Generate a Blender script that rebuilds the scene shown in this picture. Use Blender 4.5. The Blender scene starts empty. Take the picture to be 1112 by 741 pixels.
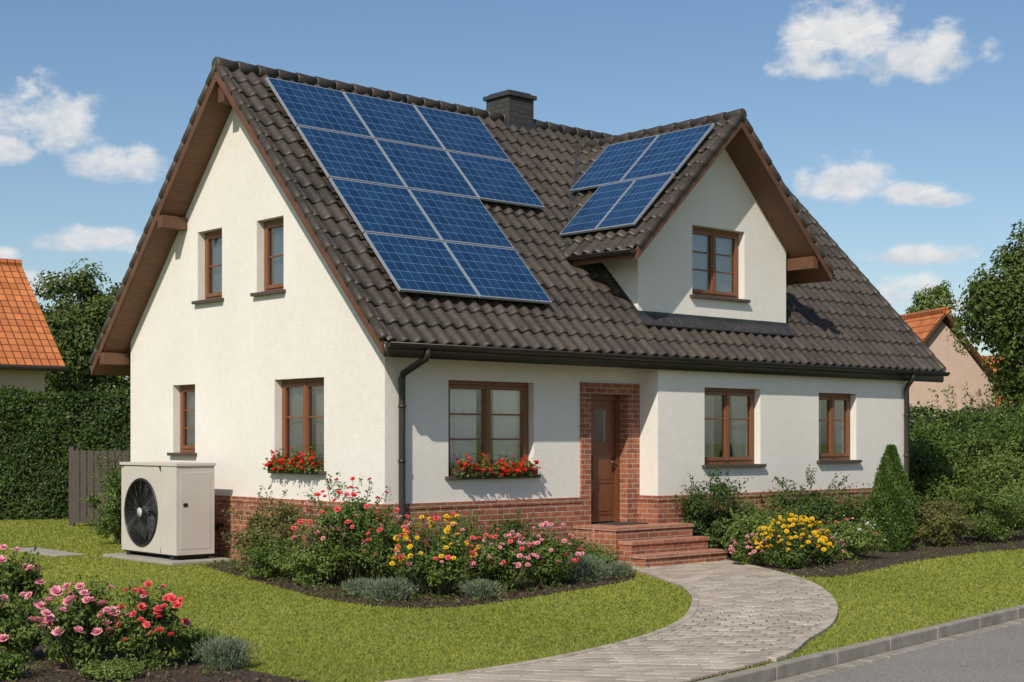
import bpy, bmesh, math, random
import numpy as np
from mathutils import Vector, Matrix
random.seed(7)
R = np.random.default_rng(7)
S = bpy.context.scene
COL = S.collection

# ------------------------------------------------------------------ materials
def nodes_of(name):
    m = bpy.data.materials.new(name); m.use_nodes = True
    nt = m.node_tree; nt.nodes.clear()
    out = nt.nodes.new('ShaderNodeOutputMaterial')
    b = nt.nodes.new('ShaderNodeBsdfPrincipled')
    nt.links.new(b.outputs[0], out.inputs[0])
    return m, nt, b, out

def ramp(nt, fac, stops):
    r = nt.nodes.new('ShaderNodeValToRGB')
    el = r.color_ramp.elements
    while len(el) < len(stops): el.new(0.5)
    for e, (p, c) in zip(el, stops):
        e.position = p; e.color = (*c, 1)
    nt.links.new(fac, r.inputs[0])
    return r.outputs[0]

def noise(nt, scale, detail=5, coord='Object', rough=.55, vec=None):
    n = nt.nodes.new('ShaderNodeTexNoise')
    n.inputs['Scale'].default_value = scale
    n.inputs['Detail'].default_value = detail
    n.inputs['Roughness'].default_value = rough
    if vec is None:
        tc = nt.nodes.new('ShaderNodeTexCoord'); vec = tc.outputs[coord]
    nt.links.new(vec, n.inputs['Vector'])
    return n.outputs['Fac']

def bump(nt, b, h, strength=.3, dist=.01):
    bp = nt.nodes.new('ShaderNodeBump')
    bp.inputs['Strength'].default_value = strength
    bp.inputs['Distance'].default_value = dist
    nt.links.new(h, bp.inputs['Height'])
    nt.links.new(bp.outputs[0], b.inputs['Normal'])

def mixc(nt, fac, a, b_, mode='MIX'):
    m = nt.nodes.new('ShaderNodeMix'); m.data_type = 'RGBA'; m.blend_type = mode
    for sock, v in ((m.inputs[0], fac), (m.inputs[6], a), (m.inputs[7], b_)):
        if isinstance(v, (float, int)): sock.default_value = v
        elif isinstance(v, tuple): sock.default_value = (*v, 1) if len(v) == 3 else v
        else: nt.links.new(v, sock)
    return m.outputs[2]

def mth(nt, op, a, b_=None, c=None, clamp=False):
    m = nt.nodes.new('ShaderNodeMath'); m.operation = op; m.use_clamp = clamp
    for i, v in enumerate((a, b_, c)):
        if v is None: continue
        if isinstance(v, (float, int)): m.inputs[i].default_value = v
        else: nt.links.new(v, m.inputs[i])
    return m.outputs[0]

def M(name, c1, c2=None, rough=.6, scale=4, bs=0., bscale=60, bd=.005, metal=0., spec=.5, coord='Object', stretch=None):
    m, nt, b, _ = nodes_of(name)
    b.inputs['Roughness'].default_value = rough
    b.inputs['Metallic'].default_value = metal
    b.inputs['Specular IOR Level'].default_value = spec
    vec = None
    if stretch:
        tc = nt.nodes.new('ShaderNodeTexCoord'); mp = nt.nodes.new('ShaderNodeMapping')
        mp.inputs['Scale'].default_value = stretch
        nt.links.new(tc.outputs[coord], mp.inputs[0]); vec = mp.outputs[0]
    if c2:
        f = noise(nt, scale, 6, coord, vec=vec)
        nt.links.new(ramp(nt, f, [(.3, c1), (.7, c2)]), b.inputs['Base Color'])
    else:
        b.inputs['Base Color'].default_value = (*c1, 1)
    if bs: bump(nt, b, noise(nt, bscale, 4, coord, vec=vec), bs, bd)
    return m

def leafmat(name, stops, trans=.3, rough=.5):
    m, nt, b, out = nodes_of(name)
    g = nt.nodes.new('ShaderNodeNewGeometry')
    at = nt.nodes.new('ShaderNodeAttribute'); at.attribute_name = 'shade'
    f = mth(nt, 'ADD', mth(nt, 'MULTIPLY', g.outputs['Random Per Island'], .5), mth(nt, 'MULTIPLY', at.outputs['Fac'], .5))
    c = ramp(nt, f, stops)
    nt.links.new(c, b.inputs['Base Color'])
    b.inputs['Roughness'].default_value = rough
    b.inputs['Specular IOR Level'].default_value = .35
    if trans > 0:
        t = nt.nodes.new('ShaderNodeBsdfTranslucent')
        nt.links.new(c, t.inputs[0])
        mx = nt.nodes.new('ShaderNodeMixShader'); mx.inputs[0].default_value = trans
        nt.links.new(b.outputs[0], mx.inputs[1]); nt.links.new(t.outputs[0], mx.inputs[2])
        nt.links.new(mx.outputs[0], out.inputs[0])
    return m

# render plaster
def plaster():
    m, nt, b, _ = nodes_of('white_render')
    f = noise(nt, .7, 6)
    f2 = noise(nt, 9, 5); f3 = noise(nt, 65, 3)
    c = ramp(nt, f, [(.3, (.71, .68, .63)), (.7, (.77, .745, .70))])
    c = mixc(nt, .14, c, ramp(nt, f2, [(.35, (.56, .54, .50)), (.65, (.80, .79, .76))]))
    c = mixc(nt, .5, c, ramp(nt, f3, [(.35, (.90, .895, .885)), (.6, (1.0, 1.0, 1.0))]), 'MULTIPLY')
    # faint splash dirt low on the wall
    tc = nt.nodes.new('ShaderNodeTexCoord'); sx = nt.nodes.new('ShaderNodeSeparateXYZ'); nt.links.new(tc.outputs['Object'], sx.inputs[0])
    lo = mth(nt, 'MULTIPLY', mth(nt, 'SUBTRACT', 1.5, sx.outputs[2], clamp=True), mth(nt, 'MULTIPLY', f2, .35))
    c = mixc(nt, lo, c, (.55, .50, .42))
    nt.links.new(c, b.inputs['Base Color'])
    b.inputs['Roughness'].default_value = .9
    b.inputs['Specular IOR Level'].default_value = .2
    bump(nt, b, mth(nt, 'ADD', noise(nt, 75, 3), mth(nt, 'MULTIPLY', noise(nt, 5, 3), .6)), .7, .012)
    return m
PLASTER = plaster()

def brickmat(name, ca, cb, mort, w=.22, h=.073, ms=.006):
    m, nt, b, _ = nodes_of(name)
    tc = nt.nodes.new('ShaderNodeTexCoord')
    br = nt.nodes.new('ShaderNodeTexBrick')
    br.inputs['Scale'].default_value = 1
    br.inputs['Brick Width'].default_value = w
    br.inputs['Row Height'].default_value = h
    br.inputs['Mortar Size'].default_value = ms
    br.inputs['Mortar Smooth'].default_value = .3
    br.inputs['Color1'].default_value = (*ca, 1)
    br.inputs['Color2'].default_value = (*cb, 1)
    br.inputs['Mortar'].default_value = (*mort, 1)
    nt.links.new(tc.outputs['UV'], br.inputs['Vector'])
    n = noise(nt, 14, 5)
    c = mixc(nt, .6, br.outputs['Color'], ramp(nt, n, [(.3, (.55, .5, .48)), (.7, (1.35, 1.3, 1.25))]), 'MULTIPLY')
    nt.links.new(c, b.inputs['Base Color'])
    b.inputs['Roughness'].default_value = .85
    h_ = mth(nt, 'SUBTRACT', mth(nt, 'MULTIPLY', noise(nt, 80, 3), .25), br.outputs['Fac'])
    bump(nt, b, h_, .7, .008)
    return m
BRICK = brickmat('red_brick', (.35, .118, .060), (.21, .066, .037), (.36, .31, .25), ms=.007)
BRICKSTEP = brickmat('step_brick', (.42, .18, .11), (.31, .12, .07), (.36, .31, .26), w=.24, h=.07, ms=.007)

def tilemat():
    m, nt, b, _ = nodes_of('anthracite_tile')
    at = nt.nodes.new('ShaderNodeAttribute'); at.attribute_name = 'shade'
    c = ramp(nt, at.outputs['Fac'], [(0, (.026, .020, .016)), (.5, (.042, .034, .028)), (1, (.070, .057, .046))])
    c = mixc(nt, .35, c, ramp(nt, noise(nt, 1.2, 8), [(.35, (.026, .021, .017)), (.7, (.088, .072, .056))]))
    c = mixc(nt, .28, c, ramp(nt, noise(nt, 22, 6), [(.4, (.022, .018, .015)), (.75, (.13, .11, .085))]))
    nt.links.new(c, b.inputs['Base Color'])
    b.inputs['Roughness'].default_value = .5
    b.inputs['Specular IOR Level'].default_value = .38
    bump(nt, b, noise(nt, 120, 3), .25, .004)
    return m
TILE = tilemat()

def panelmat():
    m, nt, b, _ = nodes_of('solar_cells')
    tc = nt.nodes.new('ShaderNodeTexCoord')
    sp = nt.nodes.new('ShaderNodeSeparateXYZ'); nt.links.new(tc.outputs['UV'], sp.inputs[0])
    def line(src, n, w):
        f = mth(nt, 'FRACT', mth(nt, 'MULTIPLY', src, float(n)))
        d = mth(nt, 'ABSOLUTE', mth(nt, 'SUBTRACT', f, .5))
        return mth(nt, 'GREATER_THAN', d, .5 - w)
    l1 = line(sp.outputs[0], 8, .020); l2 = line(sp.outputs[1], 6, .020)
    lm = mth(nt, 'MAXIMUM', l1, l2)
    s1 = line(sp.outputs[0], 24, .035)
    wn = nt.nodes.new('ShaderNodeTexWhiteNoise'); wn.noise_dimensions = '3D'
    fl = nt.nodes.new('ShaderNodeVectorMath'); fl.operation = 'MULTIPLY'
    nt.links.new(tc.outputs['UV'], fl.inputs[0]); fl.inputs[1].default_value = (8, 6, 1)
    f2 = nt.nodes.new('ShaderNodeVectorMath'); f2.operation = 'FLOOR'
    nt.links.new(fl.outputs[0], f2.inputs[0]); nt.links.new(f2.outputs[0], wn.inputs['Vector'])
    vor = nt.nodes.new('ShaderNodeTexVoronoi'); vor.inputs['Scale'].default_value = 22
    nt.links.new(tc.outputs['Object'], vor.inputs['Vector'])
    v1 = mth(nt, 'ADD', mth(nt, 'MULTIPLY', wn.outputs['Value'], .4), mth(nt, 'MULTIPLY', vor.outputs['Color'], .3))
    v1 = mth(nt, 'ADD', v1, mth(nt, 'MULTIPLY', noise(nt, .9, 3), .35))
    cell = ramp(nt, v1, [(0.1, (.004, .020, .066)), (.9, (.013, .050, .130))])
    c = mixc(nt, mth(nt, 'MULTIPLY', s1, .2), cell, (.08, .15, .28))
    c = mixc(nt, lm, c, (.13, .21, .33))
    nt.links.new(c, b.inputs['Base Color'])
    b.inputs['Roughness'].default_value = .22
    b.inputs['Specular IOR Level'].default_value = .35
    b.inputs['Coat Weight'].default_value = .25
    b.inputs['Coat Roughness'].default_value = .05
    return m
PANEL = panelmat()
PFRAME = M('panel_frame', (.42, .45, .49), rough=.4, metal=.5)
WOOD = M('window_wood', (.15, .055, .022), (.215, .087, .035), rough=.45, scale=6, bs=.2, bscale=30, stretch=(14, 14, 1.2))
DOORWOOD = M('door_wood', (.115, .038, .014), (.175, .065, .023), rough=.4, scale=5, bs=.2, bscale=30, stretch=(14, 14, 1))
SOFFIT = M('soffit_wood', (.105, .045, .020), (.175, .080, .036), rough=.6, scale=4, bs=.3, bscale=24, stretch=(1, 8, 8))
BARGE = M('barge_board', (.085, .036, .018), (.13, .058, .028), rough=.55, scale=4)
METAL = M('dark_metal', (.045, .04, .037), (.06, .052, .048), rough=.4, metal=.5, scale=3)
SILL = M('sill', (.07, .05, .04), rough=.5)
LEAD = M('lead_flashing', (.035, .038, .042), (.06, .062, .066), rough=.5, metal=.3, scale=5)
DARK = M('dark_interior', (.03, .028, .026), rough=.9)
CURTAIN = M('curtain', (.80, .80, .80), (.86, .86, .85), rough=.9, scale=10)
CHIM = brickmat('chimney_brick', (.05, .05, .052), (.035, .035, .037), (.02, .02, .02), w=.24, h=.08)

def glassmat():
    m = bpy.data.materials.new('window_glass'); m.use_nodes = True
    nt = m.node_tree; nt.nodes.clear()
    out = nt.nodes.new('ShaderNodeOutputMaterial')
    t = nt.nodes.new('ShaderNodeBsdfTransparent'); t.inputs[0].default_value = (.95, .97, .975, 1)
    g = nt.nodes.new('ShaderNodeBsdfGlossy'); g.inputs['Roughness'].default_value = .015
    fr = nt.nodes.new('ShaderNodeLayerWeight'); fr.inputs[0].default_value = .33
    f = mth(nt, 'ADD', mth(nt, 'MULTIPLY', fr.outputs['Fresnel'], .8), .02, clamp=True)
    mx = nt.nodes.new('ShaderNodeMixShader')
    nt.links.new(f, mx.inputs[0]); nt.links.new(t.outputs[0], mx.inputs[1]); nt.links.new(g.outputs[0], mx.inputs[2])
    nt.links.new(mx.outputs[0], out.inputs[0])
    return m
GLASS = glassmat()

# ------------------------------------------------------------------ builders
def empty(name, loc=(0, 0, 0), rz=0.):
    e = bpy.data.objects.new(name, None); COL.objects.link(e)
    e.location = loc; e.rotation_euler = (0, 0, rz)
    return e

class MB:
    def __init__(s): s.v = []; s.f = []; s.m = []; s.uv = []; s.mats = []
    def mi(s, mat):
        if mat not in s.mats: s.mats.append(mat)
        return s.mats.index(mat)
    def face(s, pts, mat, uv=None):
        i = len(s.v); s.v += [tuple(p) for p in pts]
        s.f.append(list(range(i, i + len(pts)))); s.m.append(s.mi(mat)); s.uv.append(uv)
    def obox(s, o, a, b, c, mat, topuv=False, topmat=None):
        o, a, b, c = map(Vector, (o, a, b, c))
        P = [o, o + a, o + a + b, o + b, o + c, o + a + c, o + a + b + c, o + b + c]
        i = len(s.v); s.v += [tuple(p) for p in P]
        F = [(0, 3, 2, 1), (4, 5, 6, 7), (0, 1, 5, 4), (1, 2, 6, 5), (2, 3, 7, 6), (3, 0, 4, 7)]
        for k, q in enumerate(F):
            s.f.append([i + j for j in q])
            s.m.append(s.mi(topmat if (k == 1 and topmat) else mat))
            s.uv.append([(0, 0), (1, 0), (1, 1), (0, 1)] if (k == 1 and topuv) else None)
    def box(s, x0, x1, y0, y1, z0, z1, mat):
        s.obox((x0, y0, z0), (x1 - x0, 0, 0), (0, y1 - y0, 0), (0, 0, z1 - z0), mat)
    def prism(s, poly, axis, t0, t1, mat):
        mk = (lambda t, p, q: (t, p, q)) if axis == 'x' else (lambda t, p, q: (p, t, q))
        n = len(poly); i = len(s.v)
        s.v += [mk(t0, *p) for p in poly] + [mk(t1, *p) for p in poly]
        k = s.mi(mat)
        s.f.append([i + j for j in range(n)]); s.m.append(k); s.uv.append(None)
        s.f.append([i + n + j for j in reversed(range(n))]); s.m.append(k); s.uv.append(None)
        for j in range(n):
            j2 = (j + 1) % n
            s.f.append([i + j2, i + j, i + n + j, i + n + j2]); s.m.append(k); s.uv.append(None)
    def tube(s, pts, rad, mat, n=10, cap=True):
        pts = [Vector(p) for p in pts]
        if not hasattr(rad, '__len__'): rad = [rad] * len(pts)
        i = len(s.v); k = s.mi(mat); up = None
        for j, p in enumerate(pts):
            d = (pts[min(j + 1, len(pts) - 1)] - pts[max(j - 1, 0)]).normalized()
            if up is None or abs(d.dot(up)) > .95:
                up = Vector((0, 0, 1)) if abs(d.z) < .9 else Vector((1, 0, 0))
            a = d.cross(up).normalized(); b = a.cross(d).normalized(); up = b
            for q in range(n):
                t = 2 * math.pi * q / n
                s.v.append(tuple(p + (a * math.cos(t) + b * math.sin(t)) * rad[j]))
        for j in range(len(pts) - 1):
            for q in range(n):
                q2 = (q + 1) % n
                s.f.append([i + j * n + q, i + j * n + q2, i + (j + 1) * n + q2, i + (j + 1) * n + q]); s.m.append(k); s.uv.append(None)
        if cap:
            s.f.append([i + q for q in reversed(range(n))]); s.m.append(k); s.uv.append(None)
            s.f.append([i + (len(pts) - 1) * n + q for q in range(n)]); s.m.append(k); s.uv.append(None)
    def make(s, name, parent=None, bevel=0., smooth=False, recalc=True):
        me = bpy.data.meshes.new(name); me.from_pydata(s.v, [], s.f)
        for m in s.mats: me.materials.append(m)
        me.polygons.foreach_set('material_index', s.m)
        uvl = me.uv_layers.new(name='UVMap')
        V = s.v
        for p, uv in zip(me.polygons, s.uv):
            n = p.normal
            for k, li in enumerate(p.loop_indices):
                if uv: uvl.data[li].uv = uv[k]; continue
                c = V[me.loops[li].vertex_index]
                if abs(n.z) > .75: uvl.data[li].uv = (c[0], c[1])
                elif abs(n.x) > abs(n.y): uvl.data[li].uv = (c[1], c[2])
                else: uvl.data[li].uv = (c[0], c[2])
        if recalc:
            bm = bmesh.new(); bm.from_mesh(me); bmesh.ops.recalc_face_normals(bm, faces=bm.faces); bm.to_mesh(me); bm.free()
        if smooth: me.polygons.foreach_set('use_smooth', [True] * len(me.polygons))
        ob = bpy.data.objects.new(name, me); COL.objects.link(ob)
        if parent: ob.parent = parent
        if bevel:
            bv = ob.modifiers.new('bevel', 'BEVEL'); bv.width = bevel; bv.segments = 2; bv.limit_method = 'ANGLE'
        return ob

def mesh_np(name, V, F, mats, parent=None, shade=None, midx=None, smooth=False, loc=None):
    V = np.asarray(V, dtype=np.float32); F = np.asarray(F, dtype=np.int32)
    me = bpy.data.meshes.new(name); k = F.shape[1]
    me.vertices.add(len(V)); me.vertices.foreach_set('co', V.ravel())
    me.loops.add(F.size); me.loops.foreach_set('vertex_index', F.ravel())
    me.polygons.add(len(F)); me.polygons.foreach_set('loop_start', np.arange(0, F.size, k, dtype=np.int32))
    for m in mats: me.materials.append(m)
    if midx is not None: me.polygons.foreach_set('material_index', np.asarray(midx, dtype=np.int32))
    if shade is not None:
        a = me.attributes.new('shade', 'FLOAT', 'POINT'); a.data.foreach_set('value', np.asarray(shade, dtype=np.float32))
    me.update(calc_edges=True); me.validate()
    me.polygons.foreach_set('use_smooth', [bool(smooth)] * len(me.polygons))
    ob = bpy.data.objects.new(name, me); COL.objects.link(ob)
    if parent: ob.parent = parent
    if loc: ob.location = loc
    return ob

def norm(a): return a / (np.linalg.norm(a, axis=1, keepdims=True) + 1e-9)

def leafquads(P, N, size, asp=.5, T=None, fold=.15):
    n = len(P)
    if T is None: T = R.normal(size=(n, 3))
    T = norm(T - N * (T * N).sum(1, keepdims=True)); B = np.cross(N, T)
    s = np.broadcast_to(np.asarray(size, dtype=float).reshape(-1, 1), (n, 1))
    V = np.empty((n, 4, 3))
    V[:, 0] = P
    V[:, 1] = P + T * s * .5 + B * s * asp * .5 + N * s * fold
    V[:, 2] = P + T * s
    V[:, 3] = P + T * s * .5 - B * s * asp * .5 + N * s * fold
    return V.reshape(-1, 3), np.arange(4 * n).reshape(n, 4)

def crown_leaves(c, rad, n, size, K=40, cr=.28, flat=.75, inner=.35, asp=.55, droop=.35):
    c = np.array(c); rad = np.array(rad)
    d = norm(R.normal(size=(K, 3))); rr = (inner + (1 - inner) * R.random((K, 1)) ** .6) * (1 - cr * .6)
    C = d * rr
    cs = R.uniform(.6, 1.25, K); sh = R.random(K)
    k = R.integers(0, K, n)
    dd = norm(R.normal(size=(n, 3)))
    r2 = R.random((n, 1)) ** .45
    off = dd * r2 * cr * cs[k][:, None]; off[:, 2] *= flat
    P = (C[k] + off) * rad + c
    N = norm(dd * .6 + d[k] * .35 + np.array([0, 0, droop]) + R.normal(size=(n, 3)) * .45)
    V, F = leafquads(P, N, size * R.uniform(.6, 1.3, n), asp)
    return V, F, np.repeat(sh[k], 4)

def join(parts):
    Vs, Fs, Ss, Ms = [], [], [], []; o = 0
    for V, F, s, m in parts:
        if F.shape[1] == 3: F = np.hstack([F, F[:, 2:3]])
        Vs.append(V); Fs.append(F + o); o += len(V)
        Ss.append(np.broadcast_to(s, (len(V),))); Ms.append(np.full(len(F), m))
    return np.vstack(Vs), np.vstack(Fs), np.concatenate(Ss), np.concatenate(Ms)

def flowerquads(P, r, pet=7, layers=3):
    Vs = []; Fs = []; o = 0
    n = len(P)
    ax = norm(np.stack([R.normal(size=n) * .5, -.45 + R.normal(size=n) * .5, .9 + R.random(n) * .4], 1))
    t0 = norm(np.cross(ax, R.normal(size=(n, 3)))); b0 = np.cross(ax, t0)
    rs = R.uniform(.65, 1.15, (n, 1))
    for L in range(layers):
        el = (.25, .8, 1.25)[L % 3]; sc = (1., .85, .6)[L % 3]
        for q in range(pet):
            a = 2 * math.pi * (q + .5 * L) / pet + R.normal(size=(n, 1)) * .15
            h = t0 * np.cos(a) + b0 * np.sin(a)
            T = h * math.cos(el) + ax * math.sin(el); N = norm(ax * math.cos(el) - h * math.sin(el))
            V, F = leafquads(P + ax * r * .1, N, (r * sc * rs).ravel(), 1.15, T=T, fold=-.12)
            Vs.append(V); Fs.append(F + o); o += len(V)
    return np.vstack(Vs), np.vstack(Fs)

G_DARK = leafmat('leaf_dark', [(0, (.024, .048, .010)), (.5, (.050, .090, .018)), (1, (.105, .16, .035))])
G_HEDGE = leafmat('leaf_hedge', [(0, (.034, .064, .012)), (.5, (.058, .102, .019)), (1, (.10, .155, .034))])
G_MID = leafmat('leaf_mid', [(0, (.044, .080, .015)), (.5, (.095, .15, .027)), (1, (.18, .25, .053))])
G_TREE = leafmat('leaf_tree', [(0, (.038, .068, .014)), (.5, (.088, .132, .028)), (1, (.165, .21, .05))])
G_LIGHT = leafmat('leaf_light', [(0, (.08, .125, .022)), (.5, (.145, .205, .042)), (1, (.24, .31, .085))])
G_GREY = leafmat('leaf_grey', [(0, (.09, .12, .07)), (.5, (.16, .20, .12)), (1, (.26, .31, .21))])
G_OLIVE = leafmat('leaf_olive', [(0, (.07, .085, .02)), (.5, (.13, .14, .038)), (1, (.22, .20, .075))])
G_THUJA = leafmat('leaf_thuja', [(0, (.04, .085, .016)), (.5, (.08, .145, .026)), (1, (.13, .205, .042))])
F_PINK = leafmat('petal_pink', [(0, (.66, .20, .29)), (.5, (.82, .36, .44)), (1, (.90, .62, .64))])
F_CORAL = leafmat('petal_coral', [(0, (.66, .05, .07)), (.5, (.84, .12, .14)), (1, (.90, .30, .28))])
F_RED = leafmat('petal_red', [(0, (.52, .010, .008)), (.5, (.72, .030, .014)), (1, (.85, .09, .038))])
F_YEL = leafmat('petal_yellow', [(0, (.74, .42, .01)), (.5, (.86, .58, .02)), (1, (.90, .72, .08))])
F_WHITE = leafmat('petal_white', [(0, (.6, .55, .5)), (1, (.8, .78, .72))])
STEM = M('stem', (.06, .08, .02), (.10, .09, .04), rough=.7)
BARK = M('bark', (.07, .05, .035), (.13, .10, .075), rough=.9, scale=8, bs=.8, bscale=20, bd=.03)

def shell_points(c, rad, n, top=-.1):
    d = norm(R.normal(size=(n * 4, 3))); d = d[d[:, 2] > top]
    d = d[d[:, 1] < .45][:n]
    return np.array(c) + d * np.array(rad) * R.uniform(.85, 1.12, (len(d), 1))

def bush(name, x, y, w, h, n, leaf, mat, flowers=(), K=30, spiky=False, asp=.55, cr=.36, z0=0.):
    n = int(n * 1.2)
    c = (0, 0, h * .47); rad = (w / 2, w / 2, h * .53)
    if spiky:
        k = n; a = R.random(k) * 2 * math.pi; tilt = R.random(k) ** .7 * .9
        D = np.stack([np.cos(a) * np.sin(tilt), np.sin(a) * np.sin(tilt), np.cos(tilt)], 1)
        st = np.stack([R.normal(size=k) * w * .16, R.normal(size=k) * w * .16, np.zeros(k)], 1)
        P = st + D * (R.random((k, 1)) ** .7 * h * .85)
        P[:, 2] = np.abs(P[:, 2])
        N = norm(np.cross(D, R.normal(size=(k, 3))))
        V, F = leafquads(P, N, leaf * R.uniform(.6, 1.4, k), .22, T=D + R.normal(size=(k, 3)) * .25, fold=.05)
        parts = [(V, F, np.repeat(R.random(k), 4), 0)]
    else:
        V, F, s = crown_leaves(c, rad, n, leaf, K=K, cr=cr, asp=asp, inner=.3)
        ns = 26; d = norm(R.normal(size=(ns, 3)) + np.array([0, 0, .6])); d[:, 2] = np.abs(d[:, 2])
        per = max(8, n // 260); tt = np.tile(np.linspace(.75, 1.22, per), ns)[:, None]
        D = np.repeat(d, per, 0); P = np.array(c) + D * np.array(rad) * tt + R.normal(size=(ns * per, 3)) * leaf * .35
        V2, F2 = leafquads(P, norm(R.normal(size=P.shape) + np.array([0, 0, .6])), leaf * R.uniform(.6, 1.1, len(P)), asp)
        V[:, 2] = np.where(V[:, 2] < .01, .01 + R.random(len(V)) * h * .12, V[:, 2])
        parts = [(V, F, s, 0), (V2, F2, np.repeat(R.random(len(P)), 4), 0)]
    mats = [mat]
    base = MB()
    for (fm, cnt, r) in flowers:
        P = shell_points(c, (w / 2, w / 2, h * .55), int(cnt * 1.35))
        V, F = flowerquads(P, r * 1.05)
        mats.append(fm); parts.append((V, F, .5, len(mats) - 1))
        for p in P[:14]: base.tube([(p[0] * .25, p[1] * .25, 0), (p[0] * .7, p[1] * .7, p[2] * .6), tuple(p)], [.006, .005, .003], STEM, n=4, cap=False)
    for _ in range(8):
        a = random.random() * 6.28; q = random.uniform(.3, .8)
        base.tube([(math.cos(a) * .03, math.sin(a) * .03, 0), (math.cos(a) * w * .2, math.sin(a) * w * .2, h * .45), (math.cos(a) * w * .4 * q, math.sin(a) * w * .4 * q, h * .85)], [.010, .007, .003], STEM, n=5, cap=False)
    V, F, s, m = join(parts)
    e = empty(name, (x, y, z0))
    mesh_np('foliage', V, F, mats, e, s, m)
    base.make('stems', e, recalc=False, smooth=True)
    return e

def tree(name, x, y, h, cz, rad, n, leaf, mat, tr=.2, K=70, cr=.26):
    e = empty(name, (x, y, 0))
    b = MB()
    pts = [(0, 0, 0), (.05, .03, h * .25), (-.08, .05, h * .5), (.0, 0, h * .82)]
    b.tube(pts, [tr, tr * .75, tr * .5, tr * .12], BARK, n=10)
    for i in range(11):
        a = i * 2.4 + random.random(); z = h * random.uniform(.22, .6)
        q = random.uniform(.6, .9)
        ex = (math.cos(a) * rad[0] * q, math.sin(a) * rad[1] * q, cz + rad[2] * random.uniform(-.4, .6))
        mid = (ex[0] * .45, ex[1] * .45, z + (ex[2] - z) * .55)
        b.tube([(0, 0, z), mid, ex], [tr * .4, tr * .25, tr * .06], BARK, n=6)
    b.make('trunk', e, smooth=True)
    V, F, s = crown_leaves((0, 0, cz), rad, n, leaf, K=K, cr=cr)
    mesh_np('crown', V, F, [mat], e, s)
    return e

# ------------------------------------------------------------------ HOUSE
ANG = math.radians(41.8)
HX, HY, HZ = -1.612, 18.76, .15
FU = np.array([math.cos(ANG), math.sin(ANG)]); GV = np.array([-math.sin(ANG), math.cos(ANG)])
def W(u, v):
    p = np.array([HX, HY]) + FU * u + GV * v
    return float(p[0]), float(p[1])
house = empty('detached_house', (HX, HY, HZ), ANG)
K = 1.043; VR = 3.4; ZR = 3.33 + K * VR
def PF(v): return 3.33 + K * v if v <= VR else ZR - K * (v - VR)
U0, U1 = -.40, 12.0; VE, VB = -.5, 7.3
WU = 11.06; BV = -.4; WB = 6.8
DC = 6.40; DH = 2.30; DZ = 6.52; DK = .955; DW0, DW1 = 4.66, 8.18
def PD(u): return DZ - DK * abs(u - DC)

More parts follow.
